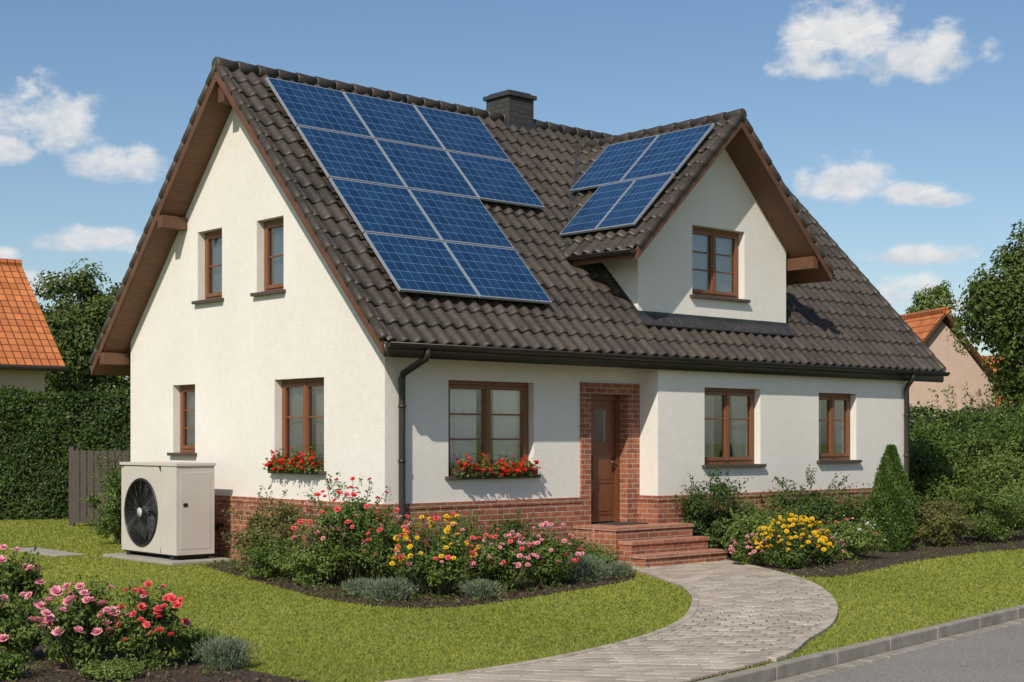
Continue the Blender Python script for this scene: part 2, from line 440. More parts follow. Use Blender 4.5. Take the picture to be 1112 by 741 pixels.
cut = MB()
win = MB(); glass = MB(); room = MB(); curt = MB(); sill = MB()
def window(kind, a0, a1, z0, z1, base, sashes=2, mh=(.5,), mv=False, depth=.48, curtain='sides', rec=.12):
    def B(mb, p0, p1, d0, d1, q0, q1, mat):
        if kind == 'front': mb.box(p0, p1, base + d0, base + d1, q0, q1, mat)
        else: mb.box(base + d0, base + d1, p0, p1, q0, q1, mat)
    def P(a, d, z): return (a, base + d, z) if kind == 'front' else (base + d, a, z)
    B(cut, a0, a1, -.2, depth, z0, z1, PLASTER)
    f = .055; zz0 = z0 + .012
    B(win, a0 - .001, a0 + f, rec, rec + .07, zz0, z1 + .001, WOOD); B(win, a1 - f, a1 + .001, rec, rec + .07, zz0, z1 + .001, WOOD)
    B(win, a0 + f, a1 - f, rec, rec + .07, zz0, zz0 + f, WOOD); B(win, a0 + f, a1 - f, rec, rec + .07, z1 - f, z1 + .001, WOOD)
    iw = (a1 - a0 - 2 * f) / sashes
    for i in range(sashes):
        s0 = a0 + f + i * iw + .003; s1 = s0 + iw - .006; t0 = zz0 + f + .003; t1 = z1 - f - .003; sw = .052
        d0, d1 = rec - .015, rec + .045
        B(win, s0, s0 + sw, d0, d1, t0, t1, WOOD); B(win, s1 - sw, s1, d0, d1, t0, t1, WOOD)
        B(win, s0 + sw, s1 - sw, d0, d1, t0, t0 + sw, WOOD); B(win, s0 + sw, s1 - sw, d0, d1, t1 - sw, t1, WOOD)
        B(glass, s0 + sw, s1 - sw, rec + .018, rec + .022, t0 + sw, t1 - sw, GLASS)
        for q in mh:
            zq = t0 + sw + (t1 - t0 - 2 * sw) * q
            B(win, s0 + sw, s1 - sw, rec + .006, rec + .034, zq - .011, zq + .011, WOOD)
        if mv:
            am = (s0 + s1) / 2
            B(win, am - .011, am + .011, rec + .008, rec + .032, t0 + sw, t1 - sw, WOOD)
    if sashes == 2:
        am = (a0 + a1) / 2; B(win, am - .03, am + .03, rec - .025, rec - .014, zz0 + f, z1 - f, WOOD)
    B(sill, a0 - .06, a1 + .06, -.075, rec, z0 - .035, z0 + .012, SILL)
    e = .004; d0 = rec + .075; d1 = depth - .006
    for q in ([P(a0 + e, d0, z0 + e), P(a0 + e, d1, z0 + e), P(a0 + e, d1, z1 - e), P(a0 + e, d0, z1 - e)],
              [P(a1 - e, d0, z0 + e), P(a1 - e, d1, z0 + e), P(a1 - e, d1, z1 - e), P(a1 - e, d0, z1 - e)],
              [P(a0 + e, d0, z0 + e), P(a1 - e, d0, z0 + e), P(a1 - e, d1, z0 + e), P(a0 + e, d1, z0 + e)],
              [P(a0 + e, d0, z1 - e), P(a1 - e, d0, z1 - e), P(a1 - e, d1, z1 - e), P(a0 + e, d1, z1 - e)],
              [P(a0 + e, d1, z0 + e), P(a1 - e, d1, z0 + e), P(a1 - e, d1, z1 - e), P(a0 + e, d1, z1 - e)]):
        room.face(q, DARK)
    w = a1 - a0
    spans = {'sides': [(0, .36), (.66, 1)], 'full': [(0, .47), (.53, 1)], 'left': [(0, .5)], 'right': [(.35, 1)], 'none': [], 'half': [(0, .42), (.62, 1)]}[curtain]
    dc = rec + .095
    for (q0, q1) in spans:
        n = max(8, int((q1 - q0) * w / .010))
        for j in range(n):
            f0 = q0 + (q1 - q0) * j / n; f1 = q0 + (q1 - q0) * (j + 1) / n
            A0 = a0 + e + (w - 2 * e) * f0; A1 = a0 + e + (w - 2 * e) * f1
            wv = lambda A: dc + .012 * math.sin(A * 85) + .006 * math.sin(A * 37)
            curt.face([P(A0, wv(A0), z0 + .03), P(A1, wv(A1), z0 + .03), P(A1, wv(A1), z1 - .02), P(A0, wv(A0), z1 - .02)], CURTAIN)

window('front', 1.04, 2.57, 1.10, 2.38, 0, 2, (.36, .68), False, curtain='half', rec=.11)
window('front', 5.69, 7.02, 1.20, 2.38, BV, 2, (.62,), curtain='sides')
window('front', 8.52, 9.56, 1.24, 2.36, BV, 2, (.62,), curtain='sides')
window('front', 5.87, 7.12, 3.80, 4.89, 0, 2, (.36, .68), curtain='full', depth=.36)
window('gable', 1.35, 2.56, 1.16, 2.43, 0, 2, (.6,), curtain='half')
window('gable', 4.75, 5.42, 1.38, 2.43, 0, 1, (.33, .66), curtain='right')
window('gable', 3.97, 4.67, 3.66, 4.71, 0, 1, (.5,), curtain='right')
window('gable', 2.33, 3.02, 3.66, 4.70, 0, 1, (.5,), curtain='right')
cut.box(3.64, 4.42, -.2, .5, .36, 2.26, PLASTER)

t = .15
b1 = MB(); b1.prism([(0, -.15), (WB, -.15), (WB, PF(WB) - t), (VR, ZR - t), (0, PF(0) - t)], 'x', 0, 4.9, PLASTER)
b2 = MB(); b2.prism([(BV, -.15), (WB - .002, -.15), (WB - .002, PF(WB) - t - .002), (VR, ZR - t - .002), (BV, PF(BV) - t)], 'x', 4.66, WU, PLASTER)
b3 = MB(); b3.prism([(DW0, 2.95), (DW1, 2.95), (DW1, PD(DW1) - .12), (DC, DZ - .12), (DW0, PD(DW0) - .12)], 'y', 0, 3.0, PLASTER)
cutter = cut.make('cutter')
for nm, b in (('walls', b1), ('bay_walls', b2), ('dormer_walls', b3)):
    o = b.make(nm, house)
    md = o.modifiers.new('b', 'BOOLEAN'); md.operation = 'DIFFERENCE'; md.solver = 'EXACT'; md.object = cutter
    cutter.parent = house
    bpy.context.view_layer.update()
    dg = bpy.context.evaluated_depsgraph_get()
    nm_ = bpy.data.meshes.new_from_object(o.evaluated_get(dg))
    o.modifiers.clear(); o.data = nm_
    if not nm_.materials: nm_.materials.append(PLASTER)
    nm_.materials[0] = PLASTER
bpy.data.objects.remove(cutter)
win.make('window_frames', house, bevel=.004)
glass.make('window_glass', house)
room.make('window_rooms', house, recalc=False)
curt.make('curtains', house, recalc=False, smooth=False)
sill.make('window_sills', house, bevel=.005)

# brick plinth
p = MB(); zt = .77
p.box(-.03, .05, -.03, WB + .03, -.15, zt, BRICK)
p.box(.05, 3.46, -.03, .05, -.15, zt - .001, BRICK)
p.box(4.63, 4.70, BV - .03, -.031, -.15, zt, BRICK)
p.box(4.70, WU + .03, BV - .03, BV + .05, -.15, zt - .001, BRICK)
p.box(WU - .05, WU + .03, BV + .05, WB + .03, -.15, zt - .002, BRICK)
p.box(.05, WU - .05, WB - .05, WB + .03, -.15, zt - .001, BRICK)
p.box(3.46, 3.65, -.035, .17, -.15, 2.41, BRICK)
p.box(4.41, 4.662, -.035, .17, -.15, 2.41, BRICK)
p.box(3.65, 4.41, -.034, .17, 2.25, 2.409, BRICK)
p.make('brick_plinth', house)
capm = MB()
capm.box(-.04, -.02, -.04, WB, zt - .075, zt + .004, BRICK)
capm.box(-.02, 3.455, -.04, -.02, zt - .075, zt + .003, BRICK)
capm.box(4.69, WU + .04, BV - .04, BV - .02, zt - .075, zt + .004, BRICK)
capm.box(4.62, 4.69, BV - .04, -.036, zt - .075, zt + .003, BRICK)
capm.make('plinth_cap', house, bevel=.004)

# door
d = MB(); y0 = .13
d.box(3.65, 3.72, y0, y0 + .07, .39, 2.25, DOORWOOD); d.box(4.34, 4.41, y0, y0 + .07, .39, 2.25, DOORWOOD)
d.box(3.72, 4.34, y0, y0 + .07, 2.17, 2.25, DOORWOOD)
d.box(3.722, 4.338, y0 + .03, y0 + .075, .40, 2.168, DOORWOOD)
for (z0, z1) in ((.50, .86), (.96, 1.42)):
    d.box(3.80, 4.26, y0 + .018, y0 + .031, z0, z1, DOORWOOD)
    d.box(3.85, 4.21, y0 + .008, y0 + .019, z0 + .05, z1 - .05, DOORWOOD)
d.box(3.80, 4.26, y0 + .018, y0 + .031, 1.52, 1.57, DOORWOOD); d.box(3.80, 4.26, y0 + .018, y0 + .031, 2.03, 2.08, DOORWOOD)
d.box(3.80, 3.92, y0 + .018, y0 + .031, 1.57, 2.03, DOORWOOD); d.box(4.14, 4.26, y0 + .018, y0 + .031, 1.57, 2.03, DOORWOOD)
d.box(3.92, 4.14, y0 + .024, y0 + .0295, 1.57, 2.03, M('door_glass', (.05, .05, .045), rough=.05, spec=.8))
d.make('front_door', house, bevel=.005)
dh = MB(); dh.box(4.275, 4.305, y0 + .022, y0 + .03, 1.12, 1.34, METAL)
dh.tube([(4.29, y0 + .02, 1.27), (4.29, y0 - .03, 1.27), (4.19, y0 - .035, 1.27)], .011, M('brass', (.5, .38, .2), rough=.3, metal=1.), n=8)
dh.make('door_handle', house, smooth=True)

# steps
st = MB()
def step(u0, u1, v0, v1, z):
    st.box(u0, u1, v0, v1, -.15, z - .05, BRICK)
    st.box(u0 - .015, u1 + .015, v0 - .02, v1, z - .05, z, BRICKSTEP)
step(3.3, 4.60, -.40, -.04, .382)
step(3.3, 4.90, -.86, -.47, .381)
st.box(3.285, 4.60, -.47, -.40, -.15, .3815, BRICKSTEP)
step(3.34, 4.94, -1.12, -.885, .20)
step(3.30, 5.0, -1.42, -1.145, .03)
st.make('entrance_steps', house, bevel=.006)
mt_ = MB(); mt_.box(3.72, 4.36, -.50, -.08, .383, .397, M('door_mat', (.03, .025, .02), (.05, .042, .035), rough=1, scale=60, bs=.6, bscale=200)); mt_.make('door_mat', house, bevel=.004)

# roof slab
r = MB()
th = .17
r.prism([(VE, PF(VE)), (VR, ZR), (VB, PF(VB)), (VB, PF(VB) - th), (VR, ZR - th), (VE, PF(VE) - th)], 'x', U0, U1, SOFFIT)
r.prism([(DC - DH, PD(DC - DH)), (DC, DZ), (DC + DH, PD(DC + DH)), (DC + DH, PD(DC + DH) - .14), (DC, DZ - .14), (DC - DH, PD(DC - DH) - .14)], 'y', -.5, 3.0, SOFFIT)
r.make('roof_deck', house)
bg = MB()
def barge(kind, t0, t1, top=.05, bot=-.18):
    if kind == 'main':
        bg.prism([(VE - .02, PF(VE) + top), (VR, ZR + top), (VR, ZR + bot), (VE - .02, PF(VE) + bot)], 'x', t0, t1, BARGE)
        bg.prism([(VR, ZR + top), (VB + .02, PF(VB) + top), (VB + .02, PF(VB) + bot), (VR, ZR + bot)], 'x', t0 + .001, t1 - .001, BARGE)
    else:
        bg.prism([(DC - DH, PD(DC - DH) + top), (DC, DZ + top), (DC, DZ + bot), (DC - DH, PD(DC - DH) + bot)], 'y', t0, t1, BARGE)
        bg.prism([(DC, DZ + top), (DC + DH, PD(DC + DH) + top), (DC + DH, PD(DC + DH) + bot), (DC, DZ + bot)], 'y', t0 + .001, t1 - .001, BARGE)
barge('main', U0 - .035, U0); barge('main', U1, U1 + .035); barge('dormer', -.535, -.5, bot=-.15)
bg.make('barge_boards', house, bevel=.004)
pu = MB()
for v in (5.05, 6.95):
    z = PF(v) - th - .01
    pu.box(U0 - .03, .02, v - .075, v + .075, z - .2, z - .01, BARGE)
pu.box(U0 + .04, .02, VR - .08, VR + .08, ZR - .48, ZR - .22, BARGE)
u = DC + 1.9
z = PD(u) - .15; pu.box(u - .07, u + .07, -.50, .02, z - .2, z + .0, BARGE)
pu.make('purlin_ends', house, bevel=.008)

# tiles
def tiles(name, o, ax, up, nrm, width, length, pw=.225, pc=.335, seed=1):
    o, ax, up, nrm = [np.array(q, dtype=float) for q in (o, ax, up, nrm)]
    rg = np.random.default_rng(seed)
    nu = int(round(width / pw)) * 8 + 1; uu = np.linspace(0, width, nu)
    ph = (uu / pw) % 1.
    prof = np.where(ph < .62, np.abs(np.sin(ph / .62 * math.pi)) ** 1.1, -.18 * np.sin((ph - .62) / .38 * math.pi))
    col = (uu / pw).astype(int); ncol = col.max() + 2
    nc = int(math.ceil(length / pc)); Vs = []; Fs = []; Sh = []; off = 0
    for j in range(nc):
        s0 = j * pc; s1 = min((j + 1) * pc + .02, length)
        jit = rg.normal(0, .003, ncol)[col]; sh = rg.random(ncol)[col]; js = rg.normal(0, .004, ncol)[col]
        A = .050
        rows = [(s0 - .012, None, .002), (s0 - .016, 'e', .047), (s0 - .004, 'e', .060), (s0 + .03, 'e', .060), ((s0 + s1) / 2, 'e', .042), (s1, 'e', .022)]
        for grp in ((0, 1), (1, 2, 3, 4, 5)):
            b0 = off
            for gi in grp:
                s_, e_, h_ = rows[gi]
                H = h_ + jit + prof * A * (1 if e_ else .95) if e_ else .0 + prof * A * .4
                Vs.append(o + np.outer(uu, ax) + np.outer(s_ + js, up) + np.outer(H, nrm)); Sh.append(sh); off += nu
            for g in range(len(grp) - 1):
                a = b0 + g * nu + np.arange(nu - 1)
                Fs.append(np.stack([a, a + 1, a + 1 + nu, a + nu], 1))
    return mesh_np(name, np.vstack(Vs), np.vstack(Fs), [TILE], house, np.concatenate(Sh), smooth=True)
L1 = math.hypot(1, K); ct, sn = 1 / L1, K / L1
tiles('roof_tiles', (U0, VE - .03, PF(VE - .03)), (1, 0, 0), (0, ct, sn), (0, -sn, ct), U1 - U0, (VR - VE + .03) * L1, seed=3)
tiles('roof_tiles_back', (U0, VB + .03, PF(VB + .03)), (1, 0, 0), (0, -ct, sn), (0, sn, ct), U1 - U0, (VR - VE + .03) * L1, seed=4)
L2 = math.hypot(1, DK); c2, s2 = 1 / L2, DK / L2
tiles('dormer_tiles', (DC - DH - .03, -.5, PD(DC - DH - .03)), (0, 1, 0), (c2, 0, s2), (-s2, 0, c2), 3.6, (DH + .03) * L2, seed=5)
tiles('dormer_tiles_right', (DC + DH + .03, -.5, PD(DC + DH + .03)), (0, 1, 0), (-c2, 0, s2), (s2, 0, c2), 3.6, (DH + .03) * L2, seed=6)

vc = MB()
def capline(p0, p1, r, seg=.335, flat=1.):
    p0 = Vector(p0); p1 = Vector(p1); L = (p1 - p0).length; n = max(1, int(round(L / seg))); d = (p1 - p0) / n
    for i in range(n):
        a = p0 + d * i; b = p0 + d * (i + 1.08)
        vc.tube([a, a + d * .04, b], [r * 1.0, r * 1.08, r * .86], TILE, n=12)
for uu_ in (U0 - .005, U1 + .005):
    capline((uu_, VE - .03, PF(VE) + .02), (uu_, VR, ZR + .05), .062)
    capline((uu_, VB + .03, PF(VB) + .02), (uu_, VR, ZR + .05), .062)
capline((DC - DH, -.51, PD(DC - DH) + .03), (DC, -.51, DZ + .05), .058)
capline((DC + DH, -.51, PD(DC + DH) + .03), (DC, -.51, DZ + .05), .058)
capline((U0 - .05, VR, ZR + .05), (U1 + .05, VR, ZR + .05), .098)
capline((DC, -.56, DZ + .045), (DC, 3.15, DZ + .045), .09)
o = vc.make('ridge_and_verge_caps', house, smooth=True)
a = o.data.attributes.new('shade', 'FLOAT', 'POINT'); a.data.foreach_set('value', [.45] * len(o.data.vertices))
fl = MB()
def valley(ue, sgn):
    zE = PD(ue); vE = (zE - 3.33) / K; vT = (DZ - 3.33) / K
    fl.tube([(ue, vE, zE + .07), (DC, vT, DZ + .08)], .05, LEAD, n=8)
valley(DC - DH, 1); valley(DC + DH, -1)
fl.obox((DW0 - .06, -.16, PF(-.16) + .105), (DW1 - DW0 + .12, 0, 0), (0, .16, .16 * K), (0, -.01, .02), LEAD)
fl.box(DW0 - .02, DW1 + .02, -.02, 0.0, 3.3, 3.50, LEAD)
fl.obox((DW0 - .012, -.01, 3.36), (0, 1.2, 1.2 * K), (0, 0, .14), (.014, 0, 0), LEAD)
fl.make('lead_flashing', house)

gt = MB()
def gutter(p0, p1, r=.062):
    p0 = Vector(p0); p1 = Vector(p1); d = (p1 - p0).normalized(); s_ = d.cross(Vector((0, 0, 1))).normalized()
    n = 10; pr = []
    for k in range(n + 1):
        t_ = math.pi * k / n; pr.append(s_ * math.cos(t_) * r - Vector((0, 0, 1)) * math.sin(t_) * r)
    for k in range(n, -1, -1):
        t_ = math.pi * k / n; pr.append(s_ * math.cos(t_) * (r - .006) - Vector((0, 0, 1)) * math.sin(t_) * (r - .006))
    m_ = len(pr)
    for k in range(m_):
        k2 = (k + 1) % m_
        gt.face([p0 + pr[k], p0 + pr[k2], p1 + pr[k2], p1 + pr[k]], METAL)
    gt.tube([p0 + s_ * r, p1 + s_ * r], .011, METAL, n=6); gt.tube([p0 - s_ * r, p1 - s_ * r], .011, METAL, n=6)
    for q in (p0, p1): gt.face([q + v_ for v_ in pr[:n + 1]], METAL)
ge = PF(VE) - .03
gutter((U0, VE - .09, ge), (U1 + .02, VE - .09, ge))
gutter((U0, VB + .09, ge), (U1, VB + .09, ge))
zE = PD(DC - DH) - .02
gutter((DC - DH - .07, -.5, zE), (DC - DH - .07, .95, zE), .055)
gutter((DC + DH + .07, -.5, zE), (DC + DH + .07, .95, zE), .055)
gt.box(U0, U1, VE - .025, VE - .001, PF(VE) - .2, PF(VE) + .0, METAL)
def spout(u, wallv, ztop=ge):
    y1 = wallv - .07
    gt.tube([(u, VE - .09, ztop - .03), (u, VE - .09, ztop - .12), (u, VE - .06, ztop - .17), (u, y1 - .03, ztop - .34 if wallv == 0 else ztop - .24), (u, y1, ztop - .42 if wallv == 0 else ztop - .3), (u, y1, .6), (u, y1, -.05)], .044, METAL, n=14)
    for z in (.6, 1.3, 2.0): gt.tube([(u, y1, z), (u, y1, z + .035)], .052, METAL, n=14)
spout(.22, 0); spout(WU - .12, BV)
gt.make('gutters_and_downspouts', house, smooth=True)

ch = MB()
ch.box(5.0, 5.56, 3.25, 3.83, 6.2, 7.30, CHIM); ch.box(4.96, 5.60, 3.21, 3.87, 7.30, 7.37, LEAD); ch.box(5.03, 5.53, 3.28, 3.80, 7.37, 7.41, DARK)
ch.box(4.97, 5.59, 3.22, 3.86, 6.55, 6.90, LEAD)
ch.make('chimney', house, bevel=.008)

# solar panels
sp = MB()
def panel(o, a, b, n):
    o, a, b, n = map(Vector, (o, a, b, n)); g = .012
    an = a.normalized(); bn = b.normalized()
    o = o + an * g + bn * g; a = a - an * 2 * g; b = b - bn * 2 * g
    sp.obox(o, a, b, n * .035, PFRAME)
    f = .016
    sp.obox(o + an * f + bn * f + n * .0345, a - an * 2 * f, b - bn * 2 * f, n * .003, PFRAME, topuv=True, topmat=PANEL)
upv = Vector((0, ct, sn)); nv = Vector((0, -sn, ct)); hP = .79 * L1; wP = 1.34
for row in range(4):
    ncols = 3 if row < 2 else 2
    for c_ in range(ncols):
        vb = 3.20 - .79 * (row + 1)
        panel(Vector((.17 + wP * c_, vb, PF(vb))) + nv * .145, (wP, 0, 0), upv * hP, nv)
upd = Vector((c2, 0, s2)); nd = Vector((-s2, 0, c2)); hd = .90 * L2
for (ub, v0, w_, n_) in ((5.27, -.30, 1.14, 2), (4.37, -.30, .79, 2)):
    for k in range(n_):
        panel(Vector((ub, v0 + w_ * (k + 1), PD(ub))) + nd * .14, (0, -w_, 0), upd * hd, nd)
rails = MB()
for row in range(4):
    vb = 3.20 - .79 * (row + 1); le = wP * (3 if row < 2 else 2)
    for q in (.22, .75):
        o_ = Vector((.12, vb + .79 * q, PF(vb + .79 * q))) + nv * .10
        rails.obox(o_, (le + .1, 0, 0), upv * .04, nv * .044, METAL)
sp.make('solar_panels', house); rails.make('panel_rails', house)

def flowerbox(kind, a0, a1, zb, name):
    e = empty(name, (0, 0, 0)); e.parent = house
    b = MB()
    if kind == 'front': b.box(a0, a1, -.14, .02, zb, zb + .08, M('planter', (.05, .03, .02), rough=.7))
    else: b.box(-.14, .02, a0, a1, zb, zb + .08, M('planter', (.05, .03, .02), rough=.7))
    b.make('trough', e, bevel=.005)
    n = 1500; L = a1 - a0
    A = R.uniform(a0 - .02, a1 + .02, n); hgt = .065 + .05 * np.sin(A * 9) ** 2
    D = R.normal(size=n) * .055 - .07; Z = zb + .02 + np.abs(R.normal(size=n)) * hgt - .03
    P = np.stack([A, D, Z], 1) if kind == 'front' else np.stack([D, A, Z], 1)
    V, F = leafquads(P, norm(R.normal(size=(n, 3)) + np.array([0, 0, .5])), .05 * R.uniform(.6, 1.2, n), .8)
    m = int(L * 125); A = R.uniform(a0, a1, m); D = R.normal(size=m) * .05 - .11; Z = zb + .05 + np.abs(R.normal(size=m)) * .085
    Z = np.where(R.random(m) < .25, zb + R.random(m) * .08, Z)
    P2 = np.stack([A, D, Z], 1) if kind == 'front' else np.stack([D, A, Z], 1)
    V2, F2 = flowerquads(P2, .034, 6, 2)
    VV, FF, s_, mi = join([(V, F, np.repeat(R.random(n), 4), 0), (V2, F2, .5, 1)])
    mesh_np('geraniums', VV, FF, [G_MID, F_RED], e, s_, mi)
flowerbox('front', 1.10, 2.52, 1.115, 'window_flower_box')
flowerbox('gable', 1.40, 2.52, 1.175, 'window_flower_box')

# ------------------------------------------------------------------ HEAT PUMP
hp = empty('heat_pump', (HX, HY, 0), ANG)
HPB = M('pump_paint', (.48, .44, .40), (.52, .48, .44), rough=.45, scale=2, bs=.1, bscale=8)
HPD = M('pump_black', (.012, .012, .013), rough=.45)
HPG = M('pump_wire', (.03, .03, .032), rough=.35, metal=.4)
h = MB()
u0, u1, v0, v1, z0, z1 = -1.02, -.42, 3.47, 5.12, .12, 1.40
cy, cz, cr_ = 4.50, .69, .47
N = 48
for k in range(N):
    a0_, a1_ = 2 * math.pi * k / N, 2 * math.pi * (k + 1) / N
    def edge(a):
        dx, dz = math.cos(a), math.sin(a)
        ts = []
        if dx > 1e-6: ts.append((v1 - .01 - cy) / dx)
        if dx < -1e-6: ts.append((v0 + .45 - cy) / dx)
        if dz > 1e-6: ts.append((z1 - .04 - cz) / dz)
        if dz < -1e-6: ts.append((z0 + .01 - cz) / dz)
        q = min(ts); return (u0, cy + dx * q, cz + dz * q)
    ci = lambda a, rr=cr_, uu=u0: (uu, cy + math.cos(a) * rr, cz + math.sin(a) * rr)
    h.face([ci(a0_), ci(a1_), edge(a1_), edge(a0_)], HPB)
    h.face([ci(a0_), ci(a1_), ci(a1_, cr_ * .93, u0 + .16), ci(a0_, cr_ * .93, u0 + .16)], HPD)
    h.face([ci(a0_, cr_ * .93, u0 + .16), ci(a1_, cr_ * .93, u0 + .16), (u0 + .16, cy, cz)], HPD)
h.make('fan_housing', hp, recalc=False)
h = MB()
h.box(u0 + .17, u1, v0 + .455, v1 - .005, z0, z1 - .03, HPB)
h.box(u0 + .001, u0 + .172, v0 + .44, v0 + .455, z0, z1 - .03, HPB); h.box(u0 + .001, u0 + .172, v1 - .012, v1 - .002, z0, z1 - .03, HPB)
h.box(u0 + .001, u0 + .172, v0 + .455, v1 - .012, z0 - .001, z0 + .012, HPB)
h.box(u0 - .006, u1 + .002, v0, v0 + .438, z0 + .001, z1 - .03, HPB)
h.box(u0 - .02, u1 + .02, v0 - .02, v1 + .02, z1 - .03, z1 + .012, HPB)
h.box(u0 + .06, u1 - .06, v0 - .004, v0 + .003, .20, 1.28, HPB)
h.box(u0 + .02, u1 - .02, v0 + .05, v1 - .05, z0 - .02, z0 - .001, HPD)
h.box(u0 + .10, u0 + .17, v0 - .012, v0 - .003, .80, .85, HPD)
for vv in (v0 + .12, v1 - .22):
    h.box(u0 + .02, u1 - .02, vv, vv + .1, .05, z0 - .02, HPD)
h.make('casing', hp, bevel=.008)
h = MB()
for rr in np.linspace(.07, cr_ - .01, 13):
    pts = [(u0 - .012 - .02 * (1 - rr / cr_), cy + math.cos(2 * math.pi * k / 36) * rr, cz + math.sin(2 * math.pi * k / 36) * rr) for k in range(37)]
    h.tube(pts, .0038, HPG, n=5, cap=False)
for k in range(16):
    a = 2 * math.pi * k / 16
    h.tube([(u0 - .03, cy + math.cos(a) * .06, cz + math.sin(a) * .06), (u0 - .012, cy + math.cos(a) * cr_, cz + math.sin(a) * cr_)], .004, HPG, n=5)
pts = [(u0 - .006, cy + math.cos(2 * math.pi * k / 48) * (cr_ + .012), cz + math.sin(2 * math.pi * k / 48) * (cr_ + .012)) for k in range(49)]
h.tube(pts, .018, HPD, n=8, cap=False)
h.tube([(u0 - .034, cy, cz), (u0 - .01, cy, cz)], .07, HPB, n=20)
h.make('fan_guard', hp, smooth=True)
h = MB(); BL = M('fan_blade', (.07, .073, .076), rough=.4)
h.tube([(u0 + .04, cy, cz), (u0 + .14, cy, cz)], .09, BL, n=20)
for k in range(5):
    a = 2 * math.pi * k / 5; L_ = 8
    for j in range(L_):
        r0, r1 = .08 + .34 * j / L_, .08 + .34 * (j + 1) / L_
        def q(rr, sgn):
            sw = a + .55 * (rr / .42) ** 1.2 * .6 + sgn * (.32 + .1 * rr)
            return (u0 + .09 - sgn * .035, cy + math.cos(sw) * rr, cz + math.sin(sw) * rr)
        h.face([q(r0, -1), q(r1, -1), q(r1, 1), q(r0, 1)], BL)
h.make('fan', hp, recalc=False, smooth=True)
CONC = M('concrete', (.24, .22, .19), (.33, .31, .27), rough=.9, scale=5, bs=.4, bscale=60)
pad = empty('paving_slab', (HX, HY, 0), ANG)
pm = MB()
for i in range(4):
    for j in range(2):
        pm.box(-1.22 + .5 * j, -1.22 + .5 * j + .492, 3.25 + .52 * i, 3.25 + .52 * i + .512, 0, .05, CONC)
for i in range(3): pm.box(-1.75 + .02 * i, -1.3 + .02 * i, 5.75 + .62 * i, 6.3 + .62 * i, 0, .03, CONC)
pm.make('slabs', pad, bevel=.01)
pm = MB(); PIPE = M('pipe_lagging', (.03, .03, .03), rough=.8)
pm.tube([(-.42, 3.9, .5), (-.2, 3.9, .5), (0.02, 3.9, .5)], .03, PIPE, n=8); pm.tube([(-.42, 4.02, .45), (0.02, 4.02, .45)], .022, PIPE, n=8)
pm.make('pipes', hp, smooth=True)

# ------------------------------------------------------------------ GROUND
KP = np.array([1.32, 10.65]); KD = np.array([.635, .7725]); KD /= np.linalg.norm(KD); KN = np.array([KD[1], -KD[0]])
def kp(t_, n_): q = KP + KD * t_ + KN * n_; return (float(q[0]), float(q[1]))

def grassground():
    m, nt, b, _ = nodes_of('lawn_ground')
    n1 = noise(nt, .35, 5); n2 = noise(nt, 30, 6)
    c = ramp(nt, n1, [(.3, (.16, .19, .030)), (.7, (.235, .255, .048))])
    c = mixc(nt, .5, c, ramp(nt, n2, [(.3, (.10, .12, .022)), (.7, (.29, .32, .07))]))
    nt.links.new(c, b.inputs['Base Color']); b.inputs['Roughness'].default_value = .9
    bump(nt, b, noise(nt, 60, 5), .6, .03)
    return m
GR = grassground()
g = MB(); g.face([(-600, -600, -.12), (600, -600, -.12), (600, 900, -.12), (-600, 900, -.12)], GR); g.make('ground')
g = MB()
P4 = [kp(-60, 0), kp(110, 0), kp(110, -120), kp(-60, -120)]
g.face([(x, y, 0) for x, y in P4], GR); g.make('lawn')
m, nt, b, _ = nodes_of('asphalt')
n1 = noise(nt, .8, 6); vo = nt.nodes.new('ShaderNodeTexVoronoi'); vo.inputs['Scale'].default_value = 110
tc = nt.nodes.new('ShaderNodeTexCoord'); nt.links.new(tc.outputs['Object'], vo.inputs['Vector'])
c = ramp(nt, n1, [(.3, (.175, .162, .145)), (.7, (.235, .22, .20))])
c = mixc(nt, .5, c, ramp(nt, vo.outputs['Color'], [(.2, (.08, .075, .07)), (.8, (.35, .33, .305))]))
nt.links.new(c, b.inputs['Base Color']); b.inputs['Roughness'].default_value = .9
bump(nt, b, vo.outputs['Distance'], .5, .006); ASPH = m
g = MB(); g.face([(*kp(-60, .25), -.105), (*kp(-60, 6.6), -.105), (*kp(110, 6.6), -.105), (*kp(110, .25), -.105)], ASPH); g.make('road')
KERB = M('kerb_stone', (.19, .17, .14), (.30, .275, .235), rough=.9, scale=6, bs=.5, bscale=70)
k_ = empty('kerb')
g = MB()
for i in range(-14, 40):
    a = kp(i * 1.0, 0.002); dx = KD * .990; nn = KN * .10
    g.obox((*a, -.12), (dx[0], dx[1], 0), (nn[0], nn[1], 0), (0, 0, .130 + random.uniform(-.003, .003)), KERB)
    for j in range(3):
        a = kp(i + j / 3, .107); dx = KD * .324; nn = KN * .14
        g.obox((*a, -.12), (dx[0], dx[1], 0), (nn[0], nn[1], 0), (0, 0, .025 + random.uniform(-.002, .002)), KERB)
g.make('kerb_stones', k_, bevel=.012)

